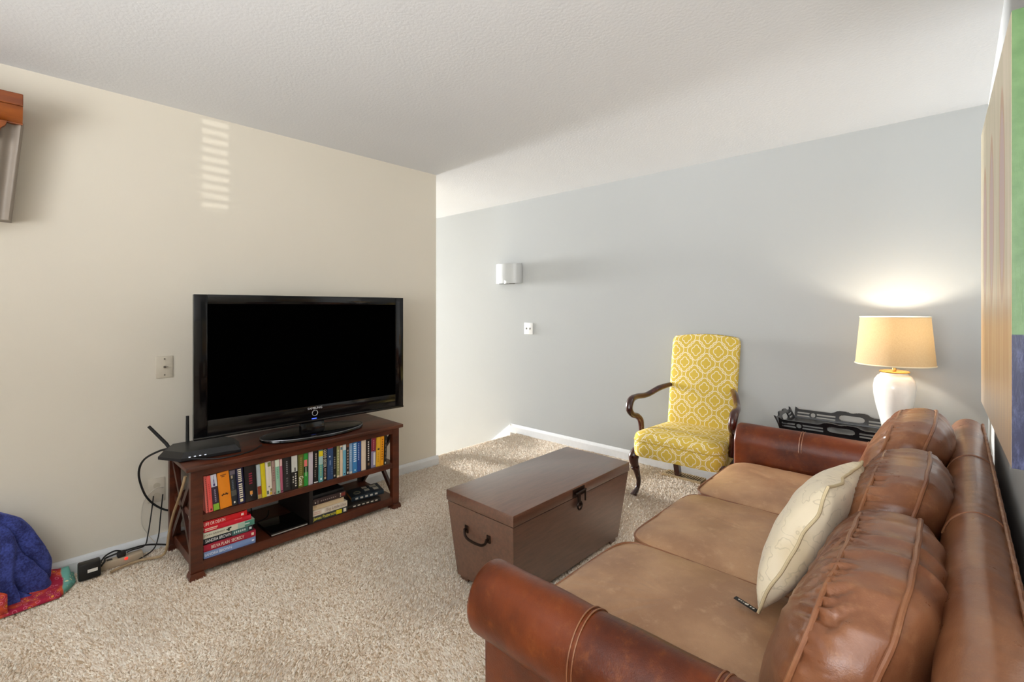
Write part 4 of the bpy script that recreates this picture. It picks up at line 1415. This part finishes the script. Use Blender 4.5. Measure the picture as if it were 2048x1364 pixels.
# ------------------------------------------------------------------ router
rt = thing('wifi_router', 'angular black wireless router with two antennas at the left end of the console', 'router', (-2.95, 0.70, TOPZ))
bm_ = MB()
lo = [(-3.06, 0.60), (-2.93, 0.53), (-2.80, 0.60), (-2.77, 0.86), (-2.93, 0.90), (-3.06, 0.86)]
zr = TOPZ + 0.004
hi_ = [((x + 2.92) * 0.86 - 2.92, (y - 0.71) * 0.86 + 0.71) for x, y in lo]
n6 = 6
bm_.add([(x, y, zr) for x, y in lo] + [(x, y, zr + 0.014) for x, y in lo] + [(x, y, zr + 0.040) for x, y in hi_],
        [tuple(range(6))[::-1], tuple(range(12, 18))] + [(k, (k + 1) % 6, 6 + (k + 1) % 6, 6 + k) for k in range(6)] + [(6 + k, 6 + (k + 1) % 6, 12 + (k + 1) % 6, 12 + k) for k in range(6)])
bm_.build('body', plain('#17181a', 0.35), rt)
MB().tube([(-3.045, 0.60, zr + 0.02), (-3.06, 0.59, zr + 0.042), (-3.075, 0.517, zr + 0.145)], [0.008, 0.0085, 0.0075], 10).build('antenna', M_BLACKM, rt, True)
MB().tube([(-3.06, 0.685, zr + 0.015), (-3.065, 0.686, zr + 0.04), (-3.07, 0.687, zr + 0.172)], [0.008, 0.0085, 0.0075], 10).build('antenna', M_BLACKM, rt, True)
for k in range(4):
    MB().box((-2.795 + 0.003 * k, 0.63 + 0.022 * k, zr + 0.016), (-2.790 + 0.003 * k, 0.638 + 0.022 * k, zr + 0.020)).build('status_light', plain('#e8ecf4', 0.4, emit='#dfe8ff', es=0.4), rt)

# ------------------------------------------------------------------ cables
def cable(name, label, pts, r, mat, n=8):
    o = MB().tube(bez(pts, 8), r, n).build(name, mat, None, True)
    return tag(o, label, 'cable', 'cables around the media console')


M_BEIGEC = plain('#a58c6a', 0.6)
cable('power_cable', 'black cable looping down the wall from the router', [(-2.99, 0.60, 0.585), (-3.04, 0.56, 0.572), (-3.12, 0.505, 0.52), (-3.165, 0.49, 0.44), (-3.17, 0.51, 0.34), (-3.175, 0.545, 0.27), (-3.17, 0.60, 0.215), (-3.165, 0.66, 0.19)], 0.0052, M_CABLE)
cable('power_cable', 'thin black cable hanging straight to the power strip', [(-3.175, 0.555, 0.30), (-3.178, 0.545, 0.20), (-3.172, 0.53, 0.10), (-3.165, 0.515, 0.05), (-3.14, 0.46, 0.056), (-3.12, 0.435, 0.060)], 0.003, M_CABLE)
cable('power_cable', 'second thin black cable hanging beside the console post', [(-3.168, 0.595, 0.30), (-3.17, 0.585, 0.18), (-3.165, 0.575, 0.08), (-3.15, 0.55, 0.022), (-3.09, 0.48, 0.018)], 0.003, M_CABLE)
cable('power_cable', 'black cable running along the baseboard to the black adapter', [(-3.13, 0.615, 0.03), (-3.14, 0.53, 0.058), (-3.135, 0.46, 0.066), (-3.14, 0.36, 0.056), (-3.11, 0.345, 0.05), (-3.08, 0.328, 0.045)], 0.0045, M_CABLE)
cable('power_cable', 'black cable arching from the adapter over the power strip', [(-3.085, 0.328, 0.065), (-3.11, 0.35, 0.078), (-3.12, 0.385, 0.085), (-3.125, 0.41, 0.074)], 0.0038, M_CABLE)
cable('power_cable', 'thick tan cable curving out of the left console end', [(-2.72, 0.60, 0.505), (-2.74, 0.590, 0.44), (-2.80, 0.588, 0.37), (-2.90, 0.588, 0.27), (-2.97, 0.585, 0.16), (-3.0, 0.578, 0.06), (-3.02, 0.555, 0.028), (-3.06, 0.49, 0.022), (-3.06, 0.42, 0.02), (-3.04, 0.36, 0.018)], 0.0065, M_BEIGEC)
cable('power_cable', 'slim white cable dropping from the wall outlet', [(-3.185, 0.60, 0.33), (-3.165, 0.56, 0.34), (-3.185, 0.515, 0.28), (-3.188, 0.505, 0.17), (-3.183, 0.53, 0.10), (-3.165, 0.56, 0.05)], 0.0022, plain('#cfc8ba', 0.5))
cable('power_cable', 'black cable lying on the console top below the television', [(-2.80, 0.63, 0.566), (-2.735, 0.72, 0.558), (-2.715, 0.80, 0.557), (-2.74, 0.90, 0.558), (-2.78, 0.965, 0.568)], 0.004, M_CABLE)
cable('power_cable', 'thin dark cable trailing on the lower shelf behind the media player', [(-3.14, 1.02, 0.22), (-3.05, 1.0, 0.16), (-2.98, 0.98, 0.10), (-2.93, 0.94, 0.087), (-2.96, 1.05, 0.086), (-3.05, 1.10, 0.09)], 0.003, M_CABLE)

# ------------------------------------------------------------------ power strip and adapter
ps = thing('power_strip', 'long beige power strip with a glowing red switch along the baseboard', 'power strip', (-3.10, 0.36, 0.0))
MB().box((-3.150, 0.262, 0.008), (-3.100, 0.50, 0.045), 0.006).build('body', plain('#b7a58c', 0.5), ps, True, 40)
MB().box((-3.104, 0.422, 0.032), (-3.095, 0.436, 0.044), 0.003).build('switch', plain('#ff4a40', 0.4, emit='#ff3020', es=0.8), ps)
for k in range(3):
    y = 0.275 + k * 0.04
    MB().box((-3.134, y, 0.045), (-3.116, y + 0.022, 0.0465)).build('socket', plain('#3a332a', 0.6), ps)
MB().box((-3.140, 0.395, 0.0455), (-3.108, 0.43, 0.072), 0.006).build('plug', M_BLACKM, ps, True, 40)
ad = thing('power_adapter', 'chunky black power adapter with white label by the baseboard', 'adapter', (-3.07, 0.265, 0.0))
MB().box((-3.096, 0.243, 0.012), (-3.046, 0.326, 0.090), 0.007).build('body', plain('#101011', 0.45), ad, True, 40)
MB().box((-3.0465, 0.276, 0.045), (-3.0450, 0.313, 0.060)).build('rating_label', plain('#d8d4cc', 0.5), ad)

# ------------------------------------------------------------------ wall plates, sconce
cp = thing('cable_wall_plate', 'cream cable wall plate left of the television', 'wall plate', (XL, 0.612, 0.985))
MB().box((XL, 0.570, 0.932), (XL + 0.006, 0.648, 1.052), 0.003).build('plate', plain('#cfc6b4', 0.45), cp, True, 40)
for z, r in ((0.948, .004), (0.992, .006), (1.036, .004)):
    MB().tube([(XL + 0.004, 0.609, z), (XL + 0.0085 + (r > .005) * .006, 0.609, z)], r, 10).build('screw', plain('#7a7468', 0.4, 0.5), cp, True)
ot = thing('wall_outlet', 'cream electrical outlet low on the wall behind the console cables', 'outlet', (XL, 0.575, 0.30))
MB().box((XL, 0.535, 0.255), (XL + 0.006, 0.612, 0.385), 0.003).build('plate', plain('#d2c9b8', 0.45), ot, True, 40)
for z in (0.29, 0.345):
    MB().tube([(XL + 0.004, 0.574, z), (XL + 0.008, 0.574, z)], 0.016, 16).build('socket', plain('#c4baa6', 0.45), ot, True)
sw = thing('light_switch', 'white double switch plate on the grey wall by the stairs', 'switch', (-3.215, YF, 1.05))
MB().box((-3.275, YF - 0.007, 1.050), (-3.160, YF, 1.168), 0.003).build('plate', plain('#f4f4f2', 0.35), sw, True, 40)
for x in (-3.242, -3.193):
    MB().box((x - 0.005, YF - 0.018, 1.100), (x + 0.005, YF - 0.006, 1.118), 0.002).build('toggle', plain('#77746e', 0.4), sw)
sco = thing('wall_sconce', 'frosted white half-round wall sconce above the stairs', 'sconce', (-3.475, YF, 1.575))
glass, gnt, gb = new_mat('frosted_glass')
gb.inputs['Base Color'].default_value = srgb('#c6c8c7')
gnt.links.new((noise_n(gnt, coord(gnt), 60, 2) * 0.05 + 0.3).s, gb.inputs['Roughness'])
gb.inputs['Transmission Weight'].default_value = 0.15
sg = MB()
def sfn(u, v):
    a = PI * u
    return (-3.475 + 0.175 * math.cos(a), YF - 0.012 - 0.105 * math.sin(a), 1.580 + 0.205 * v)
def sfn2(u, v):
    a = PI * u
    return (-3.475 + 0.170 * math.cos(a), YF - 0.012 - 0.100 * math.sin(a), 1.580 + 0.205 * v)
sg.grid(sfn, 33, 2).grid(sfn2, 33, 2)
nn_ = 33
for row in (0, 1):
    for i in range(nn_ - 1):
        a = row * nn_ + i
        sg.f.append((a, a + 1, 2 * nn_ + a + 1, 2 * nn_ + a))
for i in (0, nn_ - 1):
    sg.f.append((i, nn_ + i, 3 * nn_ + i, 2 * nn_ + i))
sg.build('glass_shade', glass, sco, True, 40)
MB().box((-3.565, YF - 0.012, 1.61), (-3.385, YF, 1.76), 0.003).build('back_plate', plain('#c9c9c7', 0.3, 0.6), sco)
for x, y in ((-3.555, YF - 0.108), (-3.44, YF - 0.12)):
    MB().box((x - 0.012, y + 0.001, 1.574), (x + 0.012, y + 0.012, 1.606), 0.002).build('clip', plain('#e8e8e6', 0.25, 0.5), sco)
MB().box((-3.56, YF - 0.10, 1.574), (-3.40, YF - 0.012, 1.5795)).build('bottom_bracket', plain('#8b8b88', 0.3, 0.7), sco)

# ================================================================== PAINTING ON THE RIGHT WALL
# built in a local frame: x = outwards thickness, y = along the wall, z up
PN0, PN1 = Vector((0.083, 1.425, 0)), Vector((0.064, 2.375, 0))
plen = (PN1 - PN0).length
pang = -math.atan2(PN1.x - PN0.x, PN1.y - PN0.y)
pa = thing('canvas_painting', 'unframed abstract canvas with orange and pastel streaks hung on the right wall', 'painting', (PN0.x, PN0.y, 0.985), (0, 0, pang))
PH = 0.945
def paint_front():
    m, nt, b = new_mat('painted_canvas')
    t = nt.nodes.new('ShaderNodeTexCoord')
    sx = nt.nodes.new('ShaderNodeSeparateXYZ')
    nt.links.new(t.outputs['Object'], sx.inputs[0])
    y, z = N(nt, sx.outputs[1]), N(nt, sx.outputs[2])
    st = noise_n(nt, coord(nt, 'Object', (1, 26, 1.6)), 1.0, 5, 0.7)
    dr = noise_n(nt, coord(nt, 'Object', (1, 14, 0.7)), 1.0, 2)
    base = mixc(nt, st.smooth(0.35, 0.65), srgb('#d9cda6'), srgb('#efe0c2'))
    # orange field low, greyed pastel drips at the foot
    low = (z + dr * 0.25).smooth(0.62, 0.40)
    c = mixc(nt, low, base, mixc(nt, st.smooth(0.3, 0.7), srgb('#d9a468'), srgb('#efcf9e')))
    foot = (z + st * 0.22).smooth(0.26, 0.12)
    c = mixc(nt, foot * 0.8, c, srgb('#cdbba8'))
    # three pink elongated figures with orange outlines
    for yc, zc, hw_, hh in ((0.20, 0.60, 0.055, 0.20), (0.50, 0.58, 0.06, 0.19), (0.76, 0.56, 0.06, 0.18)):
        dx = (y - yc) / hw_
        dz = (z - zc) / hh
        d = (dx * dx + dz * dz).sqrt()
        c = mixc(nt, d.smooth(1.35, 1.22), c, srgb('#d3a878'))
        c = mixc(nt, d.smooth(1.1, 0.95), c, srgb('#d6b4aa'))
    nt.links.new(c, b.inputs['Base Color'])
    b.inputs['Roughness'].default_value = 0.33
    bump(nt, b, st, 0.25, 0.002)
    return m


def paint_side():
    m, nt, b = new_mat('painted_canvas_edge')
    t = nt.nodes.new('ShaderNodeTexCoord')
    sx = nt.nodes.new('ShaderNodeSeparateXYZ')
    nt.links.new(t.outputs['Object'], sx.inputs[0])
    z = N(nt, sx.outputs[2])
    nz = noise_n(nt, coord(nt), 30, 4)
    n2 = noise_n(nt, coord(nt, 'Object', (30, 30, 8)), 3, 5, 0.7)
    g = mixc(nt, nz, srgb('#4d7440'), srgb('#7ea06a'))
    nv = mixc(nt, n2.smooth(0.45, 0.75), srgb('#262a4e'), srgb('#5a6088'))
    c = mixc(nt, (z + nz * 0.02).smooth(0.285, 0.290), nv, g)
    nt.links.new(c, b.inputs['Base Color'])
    b.inputs['Roughness'].default_value = 0.4
    bump(nt, b, n2, 0.3, 0.002)
    return m


MB().box((0.0, 0.002, 0.0), (0.005, plen, PH)).build('canvas_face', paint_front(), pa, world=False)
sd = paint_side()
MB().box((0.0005, -0.003, 0.0), (0.043, 0.002, PH)).build('wrapped_edge', sd, pa, world=False)
MB().box((0.005, plen - 0.004, 0.0), (0.043, plen, PH)).build('wrapped_edge', sd, pa, world=False)
MB().box((0.005, 0.002, PH - 0.004), (0.043, plen - 0.004, PH)).build('wrapped_edge', sd, pa, world=False)
MB().box((0.005, 0.002, 0.0), (0.043, plen - 0.004, 0.004)).build('wrapped_edge', sd, pa, world=False)

# ================================================================== WALL SHELF WITH FLUTED BODY (cut by the left edge)
ws = thing('wall_bracket_shelf', 'honey wood capped wall bracket with tapered taupe fluted body high on the TV wall', 'shelf', (XL, -0.35, 1.70))
M_HONEY = wood_mat('honey_oak', '#713410', '#9c541c', (1, 0.2, 1), 0.35, 0.2)
xe = 0.060
MB().box((XL, -0.80, 2.204), (-2.995, xe, 2.256), 0.003).build('cap', M_HONEY, ws)
cr = [(XL, 2.203), (-3.003, 2.203), (-3.006, 2.196), (-3.012, 2.180), (-3.026, 2.160), (-3.046, 2.148), (-3.06, 2.143), (-3.06, 2.138), (XL, 2.138)]
MB().prism(cr, 1, -0.78, xe - 0.001).build('crown_moulding', M_HONEY, ws, True, 40)
# tapered fluted body: outline in (y,z) with grooves
M_TAUPE = plain('#8f8478', 0.5)
bd = MB()
def body_fn(u, v):
    z = lerp(2.150, 1.712, v)
    yr = lerp(0.064, 0.026, v)
    yl_ = lerp(-0.78, -0.60, v)
    y = lerp(yl_, yr, u)
    dist = (yr - y)
    x = -3.075 + 0.010 * math.cos(dist / 0.034 * PI) - 0.03 * v
    if dist < 0.010: x -= 0.018 * (1 - dist / 0.010)
    return (x, y, z)
bd.grid(body_fn, 180, 12)
nb_ = len(bd.v)
bd.add([(XL, lerp(-0.78, -0.60, v), lerp(2.15, 1.712, v)) for v in (0, 1)] + [(XL, lerp(0.064, 0.026, v), lerp(2.15, 1.712, v)) for v in (0, 1)], [])
o_ = nb_
bd.f.append(tuple([o_ + 0, o_ + 1] + [j * 180 for j in range(11, -1, -1)]))
bd.f.append(tuple([o_ + 3, o_ + 2] + [j * 180 + 179 for j in range(12)]))
bd.f.append(tuple([o_ + 1, o_ + 3] + [11 * 180 + i for i in range(179, -1, -1)]))
bd.f.append(tuple([o_ + 2, o_ + 0] + list(range(180))))
bd.build('fluted_body', M_TAUPE, ws, True, 60)
MB().prism([(-0.03, 2.14), (0.012, 2.14), (0.006, 2.12), (-0.008, 2.105), (-0.014, 2.07), (-0.03, 2.05)], 0, -3.09, -3.045, 0.002).build('corbel', M_HONEY, ws, True, 40)

# ================================================================== BLANKET HEAP IN THE LEFT CORNER
def fabric_red():
    m, nt, b = new_mat('red_floral_quilt')
    co = coord(nt)
    t = nt.nodes.new('ShaderNodeTexCoord')
    sx = nt.nodes.new('ShaderNodeSeparateXYZ')
    nt.links.new(t.outputs['Object'], sx.inputs[0])
    y = N(nt, sx.outputs[1])
    n1 = noise_n(nt, co, 14, 3)
    vo = nt.nodes.new('ShaderNodeTexVoronoi')
    vo.inputs['Scale'].default_value = 42
    nt.links.new(co, vo.inputs['Vector'])
    d = N(nt, vo.outputs[0])
    c = mixc(nt, n1.smooth(0.42, 0.62), srgb('#a3163a'), srgb('#d2541e'))
    c = mixc(nt, d.smooth(0.30, 0.12) * 0.75, c, srgb('#e8a03c'))
    c = mixc(nt, (d - 0.42).abs().smooth(0.05, 0.0) * 0.6, c, srgb('#e88ca0'))
    teal = mixc(nt, d.smooth(0.35, 0.2), srgb('#6fb0a2'), srgb('#e2dcae'))
    c = mixc(nt, (y + n1 * 0.02).smooth(0.352, 0.360), c, teal)
    nt.links.new(c, b.inputs['Base Color'])
    b.inputs['Roughness'].default_value = 0.9
    bump(nt, b, n1, 0.3, 0.003)
    return m


def plush_blue():
    m, nt, b = new_mat('blue_plush')
    co = coord(nt)
    n1 = noise_n(nt, co, 120, 4, 0.7)
    n2 = noise_n(nt, co, 18, 3)
    c = mixc(nt, (n1 * 0.6 + n2 * 0.5).smooth(0.4, 0.75), srgb('#1d2358'), srgb('#4654a6'))
    nt.links.new(c, b.inputs['Base Color'])
    b.inputs['Roughness'].default_value = 0.95
    b.inputs['Sheen Weight'].default_value = 0.5
    b.inputs['Sheen Tint'].default_value = srgb('#8088d0')
    bump(nt, b, n1, 0.5, 0.004)
    return m


# blue plush throw: crumpled dome
bl_o = MB()
BC = Vector((-3.03, -0.115, 0.02))
def blue_fn(u, v):
    a = 2 * PI * u
    t = v
    r = math.sin(t * PI * 0.70) ** 0.85
    h = (1 + math.cos(t * PI)) / 2
    ca, sa = math.cos(a), math.sin(a)
    fold = 0.20 * noise.noise((ca * 1.6, sa * 1.6, t * 2.2 + 4)) - 0.16 * abs(noise.noise((ca * 2.6 + 3, sa * 2.6, t * 3.0)))
    rx, ry, hz = 0.122, 0.264, 0.43
    cr = max(0.0, 1 - 7 * abs(noise.noise((ca * 1.3 + t * 1.5, sa * 1.9 - t, 11.0 + t)))) ** 1.5
    k = 1 + (fold - 0.30 * cr) * min(1, t * 2)
    x = -3.080 + rx * r * k * ca
    y = -0.105 + ry * r * k * sa
    z = 0.012 + hz * h * (1 + 0.12 * fold) - 0.03 * abs(noise.noise((x * 7, y * 7, 7.0))) * min(1, 4 * h)
    return (max(x, XL + 0.02), y, max(z, 0.012))
bl_o.grid(blue_fn, 120, 60, wrap_u=True)
bo = bl_o.build('plush_throw', plush_blue(), None, True, 80)
tag(bo, 'royal blue plush throw heaped in the left corner by the wall', 'blanket')
# red quilt spread under it
qm = MB()
QP = [(-3.185, -0.55), (-3.185, 0.235), (-3.06, 0.262), (-2.93, 0.17), (-2.86, 0.06), (-2.80, -0.10), (-2.72, -0.55)]
def quilt_fn(u, v):
    # u along y from -0.55 to tip, v from wall outwards
    y = lerp(-0.55, 0.236, u)
    if y > 0.17: xo = lerp(-2.955, -3.07, (y - 0.17) / 0.066)
    elif y > -0.02: xo = lerp(-2.935, -2.955, (y + 0.02) / 0.19)
    else: xo = lerp(-2.80, -2.935, (y + 0.55) / 0.53)
    xi = -3.185
    x = lerp(xi, xo, v)
    z = 0.016 + 0.018 * (0.5 + 0.5 * noise.noise((x * 8, y * 8, 2.0))) + 0.035 * math.exp(-((x + 3.14) / 0.05) ** 2)
    z += 0.045 * max(0, 1 - abs(y - 0.06) / 0.12) * math.exp(-((x + 3.12) / 0.07) ** 2)
    if v > 0.97 or u > 0.985: z = 0.010
    return (x, y, z)
qm.grid(quilt_fn, 70, 34)
qo = qm.build('patterned_quilt', fabric_red(), None, True, 80)
md = qo.modifiers.new('thickness', 'SOLIDIFY')
md.thickness = 0.006
md.offset = 1
tag(qo, 'red and orange floral quilt with teal edge spread on the carpet', 'quilt')
# a turned-back flap of the quilt over the heap front
fm = MB()
def flap_fn(u, v):
    y = lerp(-0.30, 0.012, u)
    a = lerp(0.0, 2.6, v)
    x = -2.945 + 0.03 * math.sin(a) - 0.012 * u
    z = 0.012 + 0.075 * (1 - math.cos(a)) * (0.6 + 0.4 * math.sin(u * 3)) + 0.008 * noise.noise((u * 6, v * 4, 0))
    return (x + 0.015 * noise.noise((u * 5, v * 3, 5)), y, z)
fm.grid(flap_fn, 30, 20)
fo = fm.build('folded_flap', fabric_red(), qo, True, 80)
fo.modifiers.new('thickness', 'SOLIDIFY').thickness = 0.008
